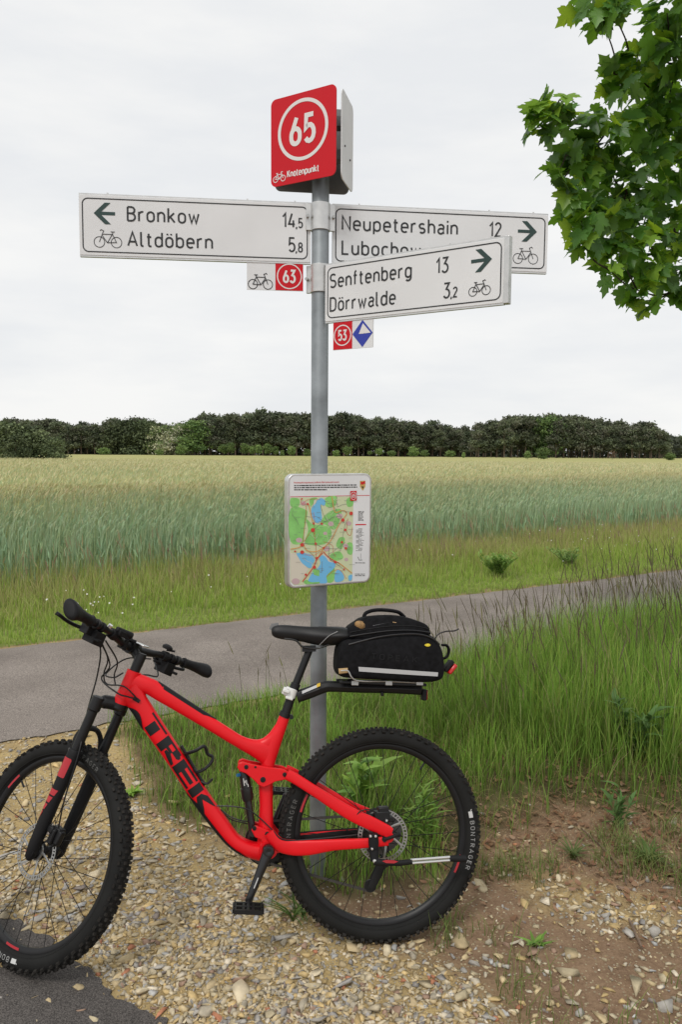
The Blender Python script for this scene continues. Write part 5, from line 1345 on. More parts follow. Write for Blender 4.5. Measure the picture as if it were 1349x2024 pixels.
def wheel(M, rear, start, red_at):
    o = link('wheel', hub_mesh(rear), bike, M)
    rot0 = Matrix.Rotation(R(17 if rear else 40), 4, 'Y')
    link('tyre', TY, o, rot0); link('rim', RM, o)
    rr = .044*1.0
    for i in range(28):
        side = 1 if i % 2 else -1; k = i//2; a = 2*math.pi*i/28+.05; tw = (1 if (k % 2) else -1)*R(68)
        hub = Vector((.027*math.cos(a+tw), side*(.024 if not rear else .026), .027*math.sin(a+tw))); rim = Vector((.297*math.cos(a), side*.003, .297*math.sin(a)))
        d = rim-hub; q = d.to_track_quat('Z', 'Y').to_matrix().to_4x4()
        link('spoke', SPK, o, Matrix.Translation(hub) @ q @ Matrix.Diagonal((1, 1, d.length, 1)))
    link('rotor', RTM, o, Matrix.Translation((0, .044, 0)))
    m_ = MB(); F_ = on_wheel(start, .3275, ty_y); text(m_, 'BONTRAGER', (0, 0), .0165, F_, .0006, .16, 0, xs=1.35, sp=.45)
    m_.ribbon([(-.034+.002*k, .007) for k in range(12)], .014, F_, .0006, 1); m_.ribbon([(-.040+.001*k, .014-.0012*k) for k in range(5)], .003, F_, .0006, 1)
    m_.build('tyre_print', [M_LOGO, M_LOGOW, M_LOGOD], o, smooth=False); m_ = MB()
    F2 = on_wheel(start+math.pi, .3275, ty_y); text(m_, 'BONTRAGER', (0, 0), .0165, F2, .0006, .16, 2, xs=1.35, sp=.45)
    m_.build('tyre_print', [M_LOGO, M_LOGOW, M_LOGOD], o, smooth=False)
    for s in red_at:
        m_ = MB(); F_ = on_wheel(s, .3035, rim_y); m_.ribbon([(.004*k, 0) for k in range(17)], .008, F_, .0004); m_.build('rim_decal', M_DRED, o, smooth=False)
    m_ = MB(); a = 2.2 if rear else .9; m_.cyl((.295*math.cos(a), 0, .295*math.sin(a)), (.262*math.cos(a), 0, .262*math.sin(a)), .0035, 8); m_.build('valve', M_BK, o)
    return o
rear_wheel = wheel(Matrix.Translation((0, 0, .37)), True, R(-5), (R(17), R(197)))
SA = np.array([-.3827, 0, .9239]); SB = np.array([1.1375, 0, .352]); SP = np.array([.9239, 0, .3827])
def srot(v):
    v = np.asarray(v, float); return v*math.cos(STEER)+np.cross(SA, v)*math.sin(STEER)+SA*(SA@v)*(1-math.cos(STEER))
PR, LF = srot(SP), srot(LV)
def st(p, l, s): return SB+PR*p+LF*l+SA*s           # steered frame: ahead, left, up the steering axis
fa = st(.046, 0, 0); fx, fz = srot((1, 0, 0)), srot((0, 0, 1))
front_wheel = wheel(Matrix(((fx[0], LF[0], fz[0], fa[0]), (fx[1], LF[1], fz[1], fa[1]), (fx[2], LF[2], fz[2], fa[2]), (0, 0, 0, 1))), False, R(101), (R(98), R(222)))

# ---- frame
def loft(pairs, rv, n=5, v=0.):
    A = bkm(v, *[p[0] for p in pairs]); B = bkm(v, *[p[1] for p in pairs])
    c = catmull((A+B)/2, n); w = np.linalg.norm(A-B, axis=1)/2
    if np.isscalar(rv): rv = [rv]*len(pairs)
    t = np.linspace(0, len(pairs)-1, len(c)); k = np.arange(len(pairs))
    return c, list(zip(np.interp(t, k, w), np.interp(t, k, rv)))
DT = [((277, 1343), (232, 1384)), ((290, 1378), (258, 1402)), ((318, 1421), (284, 1443)), ((362, 1490), (328, 1503)), ((416, 1573), (382, 1583)), ((452, 1627), (420, 1630)), ((476, 1655), (450, 1667)), ((500, 1664), (484, 1691)), ((530, 1668), (512, 1700))]
TT = [((272, 1331), (246, 1366)), ((300, 1341), (284, 1370)), ((330, 1358), (308, 1383)), ((430, 1424), (412, 1443)), ((480, 1456), (462, 1473)), ((505, 1463), (490, 1490)), ((527, 1463), (512, 1505)), ((542, 1466), (522, 1514))]
ST = [((554, 1410), (574, 1415)), ((545, 1432), (566, 1440)), ((533, 1452), (558, 1464)), ((521, 1478), (550, 1490)), ((517, 1508), (543, 1511)), ((512, 1545), (540, 1545)), ((513, 1590), (540, 1590)), ((511, 1635), (541, 1635)), ((508, 1672), (550, 1684))]
GS = [((485, 1459), (480, 1480)), ((512, 1461), (518, 1490)), ((531, 1450), (545, 1475)), ((546, 1430), (562, 1441))]
fm = MB()
dc, dr_ = loft(DT, [.028, .026, .027, .028, .029, .030, .032, .034, .034], 6); fm.tube(dc, dr_, 24, ref=LV, pw=.78)
tcn, tr_ = loft(TT, [.024, .022, .020, .018, .018, .019, .019, .018]); fm.tube(tcn, tr_, 24, ref=LV, pw=.80)
sc_, sr_ = loft(ST, [.0165, .0175, .0185, .019, .019, .020, .022, .026, .03]); fm.tube(sc_, sr_, 18, ref=LV)
gc, gr_ = loft(GS, [.016, .0165, .0165, .0165]); fm.tube(gc, gr_, 14, ref=LV)
hv = LF*0+np.array(LV); h0 = SB+SA*.548; h1 = SB+SA*.668
fm.lathe([(.020, 0), (.0275, 0), (.0285, .02), (.0265, .06), (.026, .10), (.0265, .120), (.018, .1205)], c=h0, ax=((.9239, 0, .3827), (0, 1, 0), SA), n=24)
bb = bk(531, 1680, .04); bb[1] = 0
fm.lathe([(.022, -.042), (.031, -.042), (.033, -.036), (.033, .036), (.031, .042), (.022, .042)], c=bb, ax=((1, 0, 0), (0, 0, 1), (0, 1, 0)), n=24)
def sidepoly(px, v0, v1, mb, mi=0, vref=None):
    P = bkm(vref if vref is not None else v1, *px)[:, (0, 2)]
    a = sum(P[i-1][0]*P[i][1]-P[i][0]*P[i-1][1] for i in range(len(P)))
    P = P if a > 0 else P[::-1]
    mb.prism([tuple(p) for p in P], lambda u, v, z: (u, z, v), v0, v1, mi)
frame = fm.build('frame', M_FR, bike, ang=40)
lk = MB()
for sg in (1, -1):
    P = ((497, 1641), (503, 1633), (514, 1635), (530, 1641), (546, 1652), (560, 1668), (553, 1686), (530, 1690), (516, 1660), (504, 1655))
    sidepoly(P, .020*sg, .036*sg, lk, vref=.036) if sg > 0 else sidepoly(P, -.036, -.020, lk, vref=.036)
lk.build('pivot_plate', M_FR, frame, bevel=.003)
RK = ((469, 1517), (472, 1509), (479, 1506), (492, 1510), (520, 1515), (560, 1521), (571, 1527), (570, 1538), (562, 1542), (545, 1545), (533, 1552), (522, 1557), (511, 1552), (503, 1543), (486, 1529), (474, 1525))
rk = MB(); sidepoly(RK, .026, .040, rk, vref=.040); sidepoly(RK, -.040, -.026, rk, vref=.040)
rk.box(tuple((bk(490, 1518, .04)+bk(492, 1519, .04))/2*np.array([1, 0, 1])), (.018, .055, .014))
rocker = rk.build('rocker_link', M_FR, bike, bevel=.003)
for (x, y), r, v in (((520, 1541), .0095, .0405), ((563, 1531), .0075, .0425), ((487, 1516), .0075, .0405), ((505, 1516), .004, .0405)):
    bt = MB(); c = bk(x, y, v); bt.lathe([(0, -.002), (r, -.002), (r, .002), (r*.55, .0026), (r*.5, .001), (0, .001)], c=c, ax=AXY, n=16); bt.build('pivot_bolt', M_BK, rocker)
for (x, y), r, v in (((503, 1637), .0075, .0365), ((529, 1649), .009, .0365)):
    bt = MB(); c = bk(x, y, v); bt.lathe([(0, -.002), (r, -.002), (r, .002), (r*.55, .0026), (r*.5, .001), (0, .001)], c=c, ax=AXY, n=16); bt.build('pivot_bolt', M_BK, frame)
SS = [((572, 1522), (563, 1542)), ((592, 1532), (580, 1550)), ((632, 1557), (618, 1573)), ((696, 1594), (682, 1616)), ((740, 1614), (727, 1638)), ((770, 1630), (756, 1650)), ((778, 1636), (768, 1652))]
CS = [((540, 1640), (524, 1655)), ((560, 1660), (545, 1682)), ((590, 1664), (572, 1690)), ((620, 1662), (606, 1689)), ((661, 1658), (661, 1680)), ((723, 1655), (722, 1674)), ((768, 1650), (764, 1669))]
for sg in (1, -1):
    sm = MB()
    for prs, vv, rv in ((SS, [.042, .046, .056, .064, .068, .069, .069], [.010, .010, .010, .010, .009, .007, .006]), (CS, [.042, .042, .044, .052, .060, .067, .069], [.011, .012, .011, .010, .010, .009, .008])):
        A = np.array([bk(*p[0], .055) for p in prs]); B = np.array([bk(*p[1], .055) for p in prs]); c = (A+B)/2; c[:, 1] = np.array(vv)*sg
        w = np.linalg.norm(A-B, axis=1)/2; cc = catmull(c, 5); t = np.linspace(0, len(prs)-1, len(cc)); k = np.arange(len(prs))
        sm.tube(cc, list(zip(np.interp(t, k, w), np.interp(t, k, rv))), 20, ref=(0, sg, 0), pw=.62)
    c = bk(769, 1655, .069); sm.lathe([(.006, .062), (.018, .062), (.0185, .066), (.0185, .072), (.016, .0755), (.006, .0755)], c=(c[0], 0, c[2]), ax=((1, 0, 0), (0, 0, 1), (0, sg, 0)), n=20)
    swing = sm.build('swingarm', M_FR, bike, ang=45)
    if sg < 0:
        gq = MB(); i0, i1 = 6, 28; gq.tube(cc[i0:i1], [(np.interp(q_, k, w)+.002, np.interp(q_, k, rv)+.002) for q_ in t[i0:i1]], 14, ref=(0, sg, 0)); gq.build('chainstay_guard', M_BKM, swing)  # black stay guard; its black also stands in for shade on the far side
# ---- black guards and print on the down tube
tl = np.concatenate([[0], np.cumsum(np.linalg.norm(np.diff(dc, axis=0), axis=1))])
drn = np.array([r[0] for r in dr_]); drv = np.array([r[1] for r in dr_])
def on_down(s0):
    def F_(u, v, z):
        """u metres along the tube, v -1..1 from lower to upper edge"""
        s = s0+u; c = np.array([np.interp(s, tl, dc[:, k]) for k in range(3)]); d = np.array([np.interp(s+.01, tl, dc[:, k])-np.interp(s-.01, tl, dc[:, k]) for k in range(3)]); d /= np.linalg.norm(d)
        nn = np.array([-d[2], 0, d[0]]); nn *= 1 if nn[2] > 0 else -1
        rn, rv_ = np.interp(s, tl, drn), np.interp(s, tl, drv); v = max(-1.15, min(1.15, v)); ca = math.asin(max(-1, min(1, v))) if abs(v) <= 1 else math.copysign(math.pi/2+.35*(abs(v)-1)/.15, v)
        sa_, ca_ = math.sin(ca), math.cos(ca); return c+nn*(rn+z)*math.copysign(abs(sa_)**.78, sa_)+np.array(LV)*(rv_+z)*math.copysign(abs(ca_)**.78, ca_)
    return F_
def patch(mb, F_, poly_rows, z, mi=0):
    """rows of (u, v0, v1): a strip wrapped on the tube"""
    m = 9; V = []
    for u, a, b_ in poly_rows:
        for k in range(m): V.append(F_(u, a+(b_-a)*k/(m-1), z))
    mb.add(V, [(i*m+k, i*m+k+1, (i+1)*m+k+1, (i+1)*m+k) for i in range(len(poly_rows)-1) for k in range(m-1)], mi)
def s_at(px, py):
    p = bk(px, py); return tl[np.argmin(np.linalg.norm(dc-p, axis=1))]
gd = MB(); F_ = on_down(0)
s0, s1 = s_at(385, 1560), s_at(497, 1685)
patch(gd, F_, [(s, -1.14, (-.98+.52*min(1, (s-s0)/.05, (s1-s)/.03+.0)) if s > s0 else -1.1) for s in np.linspace(s0-.03, s1, 30)], .0022)
gd.build('tube_guard', M_BKM, frame); gd = MB(); s2, s3 = s_at(255, 1396), s_at(292, 1440)
patch(gd, F_, [(s, -1.14, -1.0+.75*math.sin(math.pi*min(1, max(0, (s-s2)/(s3-s2)))**.8)) for s in np.linspace(s2, s3, 14)], .0022)
gd.build('tube_guard', M_BKM, frame)
# letters T R E K run down the tube; each is (along 0..1, across -1..1) pieces
a0, a1 = s_at(301, 1405), s_at(412, 1598); Lw = (a1-a0)
lt = MB(); F_ = on_down(a0); lw = Lw/4*.93; gap = Lw/4
B_, T_ = -.62, .78
def bar(i, x0, x1, y0, y1, sk=0.): patch(lt, F_, [(i*gap+(x0+(x1-x0)*k/5)*lw+0, y0, y1) for k in range(6)], .0010)
def slant(i, rows): patch(lt, F_, [(i*gap+x*lw, y0, y1) for x, y0, y1 in rows], .0012)
bar(0, 0, 1.0, T_-.20, T_); bar(0, .30, .70, B_, T_-.36)
bar(1, 0, .34, B_, T_); bar(1, .34, .92, T_-.22, T_); slant(1, [(.62, .10, T_-.2), (.92, .10, T_-.2), (1.0, .25, T_-.3)]); slant(1, [(.34, -.02, .18), (.62, -.02, .18)]); slant(1, [(.40, -.30, -.06), (.62, -.45, .0), (1.0, B_, -.28)])
bar(2, 0, .34, B_, T_); bar(2, .34, 1., T_-.24, T_); bar(2, .34, .95, -.06, .24); bar(2, .34, 1., B_, B_+.28)
bar(3, 0, .34, B_, T_); slant(3, [(.40, -.12, .30), (.62, .10, T_-.05), (.95, .48, T_), (1.12, T_-.06, T_)]); slant(3, [(.40, -.15, .18), (.62, -.52, .06), (.95, B_, -.22), (1.12, B_, B_+.05)])
lt.build('lettering', M_BK, frame)
# black guard along the top of the top tube
tl2 = np.concatenate([[0], np.cumsum(np.linalg.norm(np.diff(tcn, axis=0), axis=1))])
tg = MB()
V = []; rows = 16; m = 8
sA, sB = .085, .335
for i in range(rows):
    s = sA+(sB-sA)*i/(rows-1); c = np.array([np.interp(s, tl2, tcn[:, k]) for k in range(3)]); d = np.array([np.interp(s+.01, tl2, tcn[:, k])-np.interp(s-.01, tl2, tcn[:, k]) for k in range(3)]); d /= np.linalg.norm(d)
    nn = np.array([-d[2], 0, d[0]]); nn *= 1 if nn[2] > 0 else -1
    t = np.linspace(0, len(TT)-1, len(tcn)); rn = np.interp(s, tl2, [r[0] for r in tr_]); rv_ = np.interp(s, tl2, [r[1] for r in tr_])
    w_ = .95*min(1, .35+i/3, .25+(rows-1-i)/4)
    for k in range(m):
        a = -w_+2*w_*k/(m-1); V.append(c+nn*(rn+.0022)*math.cos(a)+np.array(LV)*(rv_+.0022)*math.sin(a))
tg.add(V, [(i*m+k, i*m+k+1, (i+1)*m+k+1, (i+1)*m+k) for i in range(rows-1) for k in range(m-1)])
tg.build('tube_guard', M_BKM, frame)

# ---- fork
fk = MB()
for sg in (1, -1):
    fk.tube([st(.046, .065*sg, .535), st(.046, .065*sg, .24)], .0175, 14)
    fk.tube([st(.046, .065*sg, .548), st(.046, .065*sg, .545), st(.046, .065*sg, .50), st(.046, .065*sg, .495)], [.012, .0215, .0225, .019], 14)
fk.tube(catmull([st(.046, .065, .522), st(.036, .035, .535), st(.012, 0, .540), st(.036, -.035, .535), st(.046, -.065, .522)], 5), [.020]*4+[.024]*13+[.020]*4, 14)
fk.tube([st(0, 0, .53), st(0, 0, .552)], .027, 16)
fork = fk.build('fork', M_BK, bike)
lo = MB()
for sg in (1, -1):
    lo.tube([st(.046, .065*sg, .355), st(.046, .065*sg, .35), st(.046, .065*sg, .335), st(.046, .065*sg, .20), st(.047, .064*sg, .07), st(.048, .063*sg, .02), st(.047, .062*sg, -.018), st(.046, .062*sg, -.03)], [.0215, .0235, .0245, .0235, .0225, .021, .018, .008], 16)
    lo.lathe([(0, -.014), (.017, -.014), (.019, 0), (.017, .012), (0, .013)], c=st(.046, .062*sg, 0), ax=(PR, SA, LF*sg), n=16)
ar_ = catmull([st(.050, .062, .335), st(.070, .058, .385), st(.078, .035, .415), st(.080, 0, .425), st(.078, -.035, .415), st(.070, -.058, .385), st(.050, -.062, .335)], 4)
lo.tube(ar_, [(.009, .014)]*len(ar_), 10)
low = lo.build('fork_lowers', M_BKM, fork)
dm = MB()
def on_leg(a_mid, sg=1):
    def F_(u, v, z):                                  # u around the leg (m), v up
        r = np.interp(v, [-.02, .02, .07, .20, .335], [.019, .021, .0225, .0235, .0245])+z; a = a_mid+u/.024
        c = st(.046+.001*(v < .07), (.065 if v > .1 else .0635)*sg, v); return c+LF*r*math.cos(a)+PR*r*math.sin(a)
    return F_
FD = on_leg(.30)
def legpatch(rows):
    m = 7; V = []
    for v, a, b_ in rows:
        for k in range(m): V.append(FD(a+(b_-a)*k/(m-1), v, .0008))
    dm.add(V, [(i*m+k, i*m+k+1, (i+1)*m+k+1, (i+1)*m+k) for i in range(len(rows)-1) for k in range(m-1)])
legpatch([(.325, -.024, .026), (.32, -.027, .029), (.262, -.026, .030), (.258, -.024, .028)])
for k in range(5):
    v = .215-.026*k; legpatch([(v, -.026+.008*k, .030), (v-.020, -.020+.008*k, .029)])
legpatch([(.195, .004, .032), (.10, .012, .032), (.05, .024, .031)])
dm.build('fork_decal', M_DRED, low, smooth=True)
# brake caliper on the left leg's rear side
cb = MB(); cb.box(st(-.005, .040, .075), (.040, .030, .060), (PR, LF, SA)); cb.box(st(-.022, .045, .078), (.030, .022, .045), (PR, LF, SA)); cb.cyl(st(-.01, .06, .05), st(-.01, .06, .10), .008, 10); cb.box(st(.02, .055, .09), (.04, .016, .022), (PR, LF, SA))
cb.build('brake_caliper', M_BK, low, bevel=.004)

# ---- stem, handlebar
tilt = R(5.5); BX = LF*math.cos(tilt)+SA*math.sin(tilt)
BC = st(.052, 0, .738)
def bar_p(s, p=0., u=0.):                             # along the bar, with rise and back sweep
    k = abs(s); rise = .016*min(1, max(0, (k-.04)/.10)); sweep = -.045*max(0, (k-.06)/.33)**1.1
    return BC+BX*s+SA*(rise+u+.018*max(0, (k-.1)/.28))+PR*(sweep+p)
sm = MB()
sm.tube([st(0, 0, .668), st(0, 0, .690)], .0185, 16); sm.tube([st(0, 0, .690), st(0, 0, .722), st(0, 0, .735)], [.019, .0195, .018], 16)
sm.tube([st(.0, 0, .712), st(.030, 0, .726), st(.052, 0, .738)], [(.018, .018), (.016, .016), (.021, .020)], 14)
sm.tube([BC-BX*.022, BC+BX*.022], .024, 16); sm.box(BC+PR*.014, (.024, .044, .044), (PR, BX, SA))
stem = sm.build('stem', M_BK, bike)
mt = MB(); mt.box(st(.020, -.004, .762), (.046, .032, .006), (PR, LF, SA)); mt.build('computer_mount', M_SIL, stem, bevel=.003)
mt = MB(); mt.tube(catmull([BC+BX*.055, BC+BX*.05+SA*.020, st(.03, .02, .765)], 4), .006, 8); mt.box(BC+BX*.055, (.034, .016, .036), (PR, BX, SA)); mt.tube([BC+BX*.03+SA*.016, BC+BX*.03+SA*.032], .007, 8); mt.build('mount_arm', M_BKM, stem, bevel=.003)
hb = MB(); ss = np.linspace(-.385, .385, 41); hb.tube([bar_p(s) for s in ss], [.0158 if abs(s) < .05 else .0158-.0042*min(1, (abs(s)-.05)/.1) for s in ss], 14); hbar = hb.build('handlebar', M_BK, bike)
for sg in (1, -1):
    g_ = MB(); k = np.array([.262, .268, .275, .305, .335, .360, .380, .392, .398, .400]); rr = [(.019, .019), (.0205, .0205), (.018, .018), (.018, .018), (.020, .022), (.023, .031), (.025, .038), (.024, .038), (.018, .030), (.007, .015)]
    pts = [bar_p(sg*s, -.010*max(0, (s-.33)/.07)) for s in k]
    g_.tube(catmull(pts, 3), [(np.interp(i/3, range(len(rr)), [r[0] for r in rr]), np.interp(i/3, range(len(rr)), [r[1] for r in rr])) for i in range(3*(len(rr)-1)+1)], 16, ref=PR*.75+SA*.65*(1 if sg > 0 else .3))
    grip = g_.build('grip', M_BKM, hbar)
    c_ = MB(); s = .232*sg                            # brake lever assembly
    c_.tube([bar_p(s-.008*sg), bar_p(s+.008*sg)], .0185, 12)
    c_.tube(catmull([bar_p(s, .018, -.008), bar_p(s-.012*sg, .040, -.016), bar_p(s-.052*sg, .046, -.020), bar_p(s-.075*sg, .040, -.020)], 4), [.008, .011, .012, .012, .012, .012, .012, .012, .012, .011, .010, .009, .007], 10)
    c_.box(bar_p(s, .030, -.026), (.040, .034, .036), (PR, BX, SA))
    lev = c_.build('brake_lever', M_BK, hbar, bevel=.003)
    b_ = MB(); P = catmull([bar_p(s-.008*sg, .045, -.030), bar_p(s+.03*sg, .068, -.034), bar_p(s+.08*sg, .066, -.034), bar_p(s+.115*sg, .066, -.030), bar_p(s+.128*sg, .078, -.028)], 4); b_.tube(P, [(.004, .0065)]*len(P), 8); b_.build('lever_blade', M_BK, lev)
    sh_ = MB(); s = .200*sg
    sh_.tube([bar_p(s-.008*sg), bar_p(s+.008*sg)], .0175, 12); sh_.box(bar_p(s, .014, -.040), (.058, .048, .046), (PR, BX, SA)); sh_.box(bar_p(s+.018*sg, -.014, -.046), (.044, .014, .010), (PR, BX, SA)); sh_.tube([bar_p(s-.02*sg, .02, -.034), bar_p(s-.05*sg, .03, -.030)], .006, 8)
    sh_.build('shifter', M_BKM, hbar, bevel=.004)
# bell on the right, light mount on the left
be = MB(); c = bar_p(-.165, .004, .020); be.tube([bar_p(-.153), bar_p(-.177)], .019, 12); be.lathe([(.0, -.006), (.019, -.006), (.021, 0), (.020, .006), (.012, .012), (0, .014)], c=c+SA*.012, ax=(PR, BX, SA), n=18); be.tube([c+SA*.004, c+PR*-.026+SA*.012-BX*.02], .004, 8); be.build('bell', M_BKM, hbar)
be = MB(); be.tube([bar_p(.115), bar_p(.145)], .0185, 12); be.tube([bar_p(.128, -.006, .022), bar_p(.06, -.028, .034)], [.010, .013], 12); be.box(bar_p(.10, -.018, .020), (.022, .05, .020), (PR, BX, SA)); be.build('remote_lever', M_BKM, hbar, bevel=.003)
be = MB(); be.cyl(bar_p(.172, -.008, .012), bar_p(.172, -.012, .022), .008, 12); be.build('clamp_bolt', M_SIL, hbar)
# ---- cables
def cable(*P, r=.0028): cbm = MB(); cbm.tube(catmull(P, 6), r, 6); cbm.build('cable', M_BK, bike)
cable(bar_p(.185, .05, -.03), st(.10, .10, .70), st(.105, .055, .60), st(.085, .05, .48), st(.02, .075, .36), st(-.002, .070, .20), st(-.012, .05, .10))
port = bk(273, 1383, .034)
cable(bar_p(.160, .044, -.03), st(.075, .075, .68), st(.09, .045, .62), st(.07, .03, .590), bk(245, 1357, .045), port)
cable(bar_p(.150, .03, -.035), st(.055, .07, .66), st(.085, .05, .600), bk(232, 1370, .05), bk(252, 1377, .045), bk(268, 1381, .034))
cable(bar_p(.130, .02, -.03), st(.05, .05, .68), st(.055, .03, .63), st(.03, .03, .60))
cable(bar_p(-.150, .044, -.03), st(.09, -.03, .69), st(.095, .03, .62), bk(225, 1339, .05), bk(243, 1330, .03))
cable(bar_p(-.150, .02, -.035), bk(312, 1336, -.06), bk(290, 1334, -.04), bk(268, 1335, -.03))
cable(bk(428, 1593, .02), bk(460, 1594, .03), bk(490, 1600, .035), bk(515, 1618, .036), bk(540, 1642, .048), bk(556, 1658, .052), bk(585, 1661, .05), bk(640, 1657, .055), bk(706, 1650, .058), r=.0024)
cable(bk(436, 1600, .0), bk(455, 1614, .01), bk(478, 1622, .015), bk(498, 1624, .0), r=.0022)
cable(bk(436, 1603, -.01), bk(458, 1620, -.01), bk(488, 1628, -.01), bk(510, 1640, -.03), r=.0022)
cable(bk(700, 1620, .07), bk(712, 1604, .075), bk(730, 1600, .075), bk(745, 1606, .072), r=.0022)
pm_ = MB(); pm_.tube([bk(264, 1379, .030), bk(276, 1387, .031)], [(.008, .003), (.006, .003)], 10, ref=LV); pm_.build('cable_port', M_BK, frame)
# ---- shock
sk = MB(); a, b_ = bk(481, 1517), bk(500, 1648); d = b_-a
def al(t): return a+d*t
sk.tube([al(.02), al(.06), al(.10), al(.30), al(.305), al(.46), al(.50)], [.010, .0175, .019, .019, .0215, .0215, .018], 18); sk.tube([al(.50), al(.97)], .0135, 14); sk.tube([al(-.02)-np.array([0, .03, 0]), al(-.02)+np.array([0, .026, 0])], .009, 12); sk.tube([al(.98)-np.array([0, .028, 0]), al(.98)+np.array([0, .018, 0])], .011, 12)
shock = sk.build('shock', M_CAR, bike)
kb = MB(); kb.tube([al(.10)+np.array([.014, .012, 0]), al(.10)+np.array([.026, .018, 0])], .006, 10); kb.build('adjuster', mat('blue anodised', (.03, .22, .50), .3, .6), shock)
lb = MB(); F_ = lambda u, v, z: al(.26)+np.array([0, .0195, 0])+np.array([-u, z, 0])+d/np.linalg.norm(d)*(-v)
for k, (u0, v0, w_, h_) in enumerate(((-.006, 0, .003, .026), (-.002, .010, .003, .008), (.003, .004, .003, .016), (.007, -.004, .003, .010))): lb.face([(u0, v0), (u0+w_, v0), (u0+w_, v0+h_), (u0, v0+h_)], F_, .0008)
lb.build('shock_print', M_LOGOW, shock, smooth=False)
# ---- bottle cage
bc = MB()
bc.tube(bkm(0., (358, 1474), (378, 1508), (404, 1552)), [(.006, .012)]*3, 8, ref=LV)
for sg in (1, -1):
    bc.tube(catmull([bk(366, 1490, .010*sg), bk(386, 1484, .036*sg), bk(404, 1475, .034*sg), bk(410, 1490, .024*sg), bk(420, 1496, .015*sg), bk(418, 1506, .026*sg), bk(406, 1519, .036*sg), bk(390, 1526, .028*sg), bk(384, 1520, .010*sg)], 4), .0058, 8)
bc.tube(catmull([bk(398, 1545, .016), bk(410, 1549, .022), bk(419, 1541, .012), bk(418, 1541, -.012), bk(409, 1549, -.022), bk(398, 1545, -.016)], 4), .0036, 8)
bc.build('bottle_cage', M_BK, bike)
# ---- cranks, pedals, chain
cr = MB(); c0 = bk(531, 1682, .070); p0 = bk(491, 1782, .088)
cr.tube([c0+(p0-c0)*t for t in (-.06, 0, .12, .5, .9, 1.0, 1.05)], [(.013, .006), (.021, .0105), (.018, .0105), (.0145, .0095), (.0125, .0085), (.0125, .008), (.006, .005)], 14, ref=LV)
cr.lathe([(0, -.014), (.019, -.014), (.021, 0), (.017, .008), (.008, .009), (0, .006)], c=c0+np.array([0, .004, 0]), ax=AXY, n=20)
cr.cyl((bb[0], -.07, bb[2]), (bb[0], .068, bb[2]), .015, 14)
pv = (p0-c0)*np.array([1, 0, 1]); q0 = np.array([bb[0], -.07, bb[2]]); q1 = q0-pv-np.array([0, .018, 0])
cr.tube([q0+(q1-q0)*t for t in (-.06, 0, .12, .5, .9, 1.0, 1.05)], [(.013, .006), (.021, .0105), (.018, .0105), (.0145, .0095), (.0125, .0085), (.0125, .008), (.006, .005)], 14, ref=LV)
crank = cr.build('crank', M_CAR, bike)
li_ = MB(); q = c0+(p0-c0)*.62; dd = (p0-c0)/np.linalg.norm(p0-c0); li_.tube([q-dd*.018+np.array([0, .0102, 0]), q+dd*.018+np.array([0, .0092, 0])], [(.0018, .0006)]*2, 8, ref=LV); li_.build('crank_print', M_LOGOW, crank)
for e, sg in ((p0, 1), (q1, -1)):
    pd = MB(); c = e+np.array([0, .060*sg, 0]); tlt = np.array([math.cos(.10), 0, math.sin(.10)]); upv = np.array([-math.sin(.10), 0, math.cos(.10)])
    for x in (-.046, -.016, .016, .046): pd.box(c+tlt*x, (.012 if abs(x) > .03 else .008, .066, .012), (tlt, LV, upv))
    for y in (-.034, 0, .034): pd.box(c+np.array([0, y*sg, 0]), (.092, .010, .013), (tlt, LV, upv))
    for x in (-.046, .046):
        for y in (-.031, -.011, .011, .031):
            for z in (-1, 1): pd.cyl(c+tlt*x+np.array([0, y, 0])+upv*.006*z, c+tlt*x+np.array([0, y, 0])+upv*.011*z, .002, 6)
    pd.cyl(e, c+np.array([0, .04*sg, 0]), .007, 10)
    pd.build('pedal', M_BK, crank, smooth=False)
def sprocket(mb, c, r, y, n, th=.0025, hole=.0, depth=.006):
    P = []
    for i in range(n):
        for t, q in ((0, 0), (.25, 0), (.45, 1), (.55, 1), (.8, 0)): 
            a = 2*math.pi*(i+t)/n; P.append(((r-depth*(1-q))*math.cos(a), (r-depth*(1-q))*math.sin(a)))
    mb.prism(P, lambda u, v, z: (c[0]+u, y+z, c[2]+v), -th/2, th/2)
ch = MB(); sprocket(ch, bb, .076, -.050, 32); ch.lathe([(.074, -.062), (.084, -.060), (.084, -.056), (.074, -.054)], c=bb, ax=AXY, n=40); ch.build('chainring', M_BK, crank, smooth=False)
cs = MB(); RA = np.array([0, 0, .37])
for k, r in enumerate((.085, .076, .068, .061, .054, .048, .042, .036, .030, .025)): sprocket(cs, RA, r, -.024-.0037*k, max(12, int(r*480)), .0018, depth=.004)
cs.build('cassette', mat('dark steel', (.10, .10, .10), .4, .8), rear_wheel.parent)
jy = -.048; jk0 = np.array([-.018, jy, .255]); jk1 = np.array([.035, jy, .175])
cn = MB()
def chain(A, B):
    A = np.array(A); B = np.array(B); n = max(2, int(np.linalg.norm(B-A)/.0127)); d = (B-A)/np.linalg.norm(B-A); u = np.cross(d, LV)
    for i in range(n):
        c = A+(B-A)*(i+.5)/n; w_ = .0066 if i % 2 else .0046
        for s in (-1, 1): cn.box(c+np.array([0, s*w_/2, 0]), (.0150, .0011, .0085 if i % 2 else .0078), (d, LV, u))
        cn.cyl(A+(B-A)*i/n-np.array([0, .0035, 0]), A+(B-A)*i/n+np.array([0, .0035, 0]), .0032, 6)
chain((bb[0], -.050, bb[2]+.073), (0, jy, .37+.052)); chain((bb[0]-.01, -.050, bb[2]-.073), (jk1[0]+.0, jy, jk1[2]-.020))
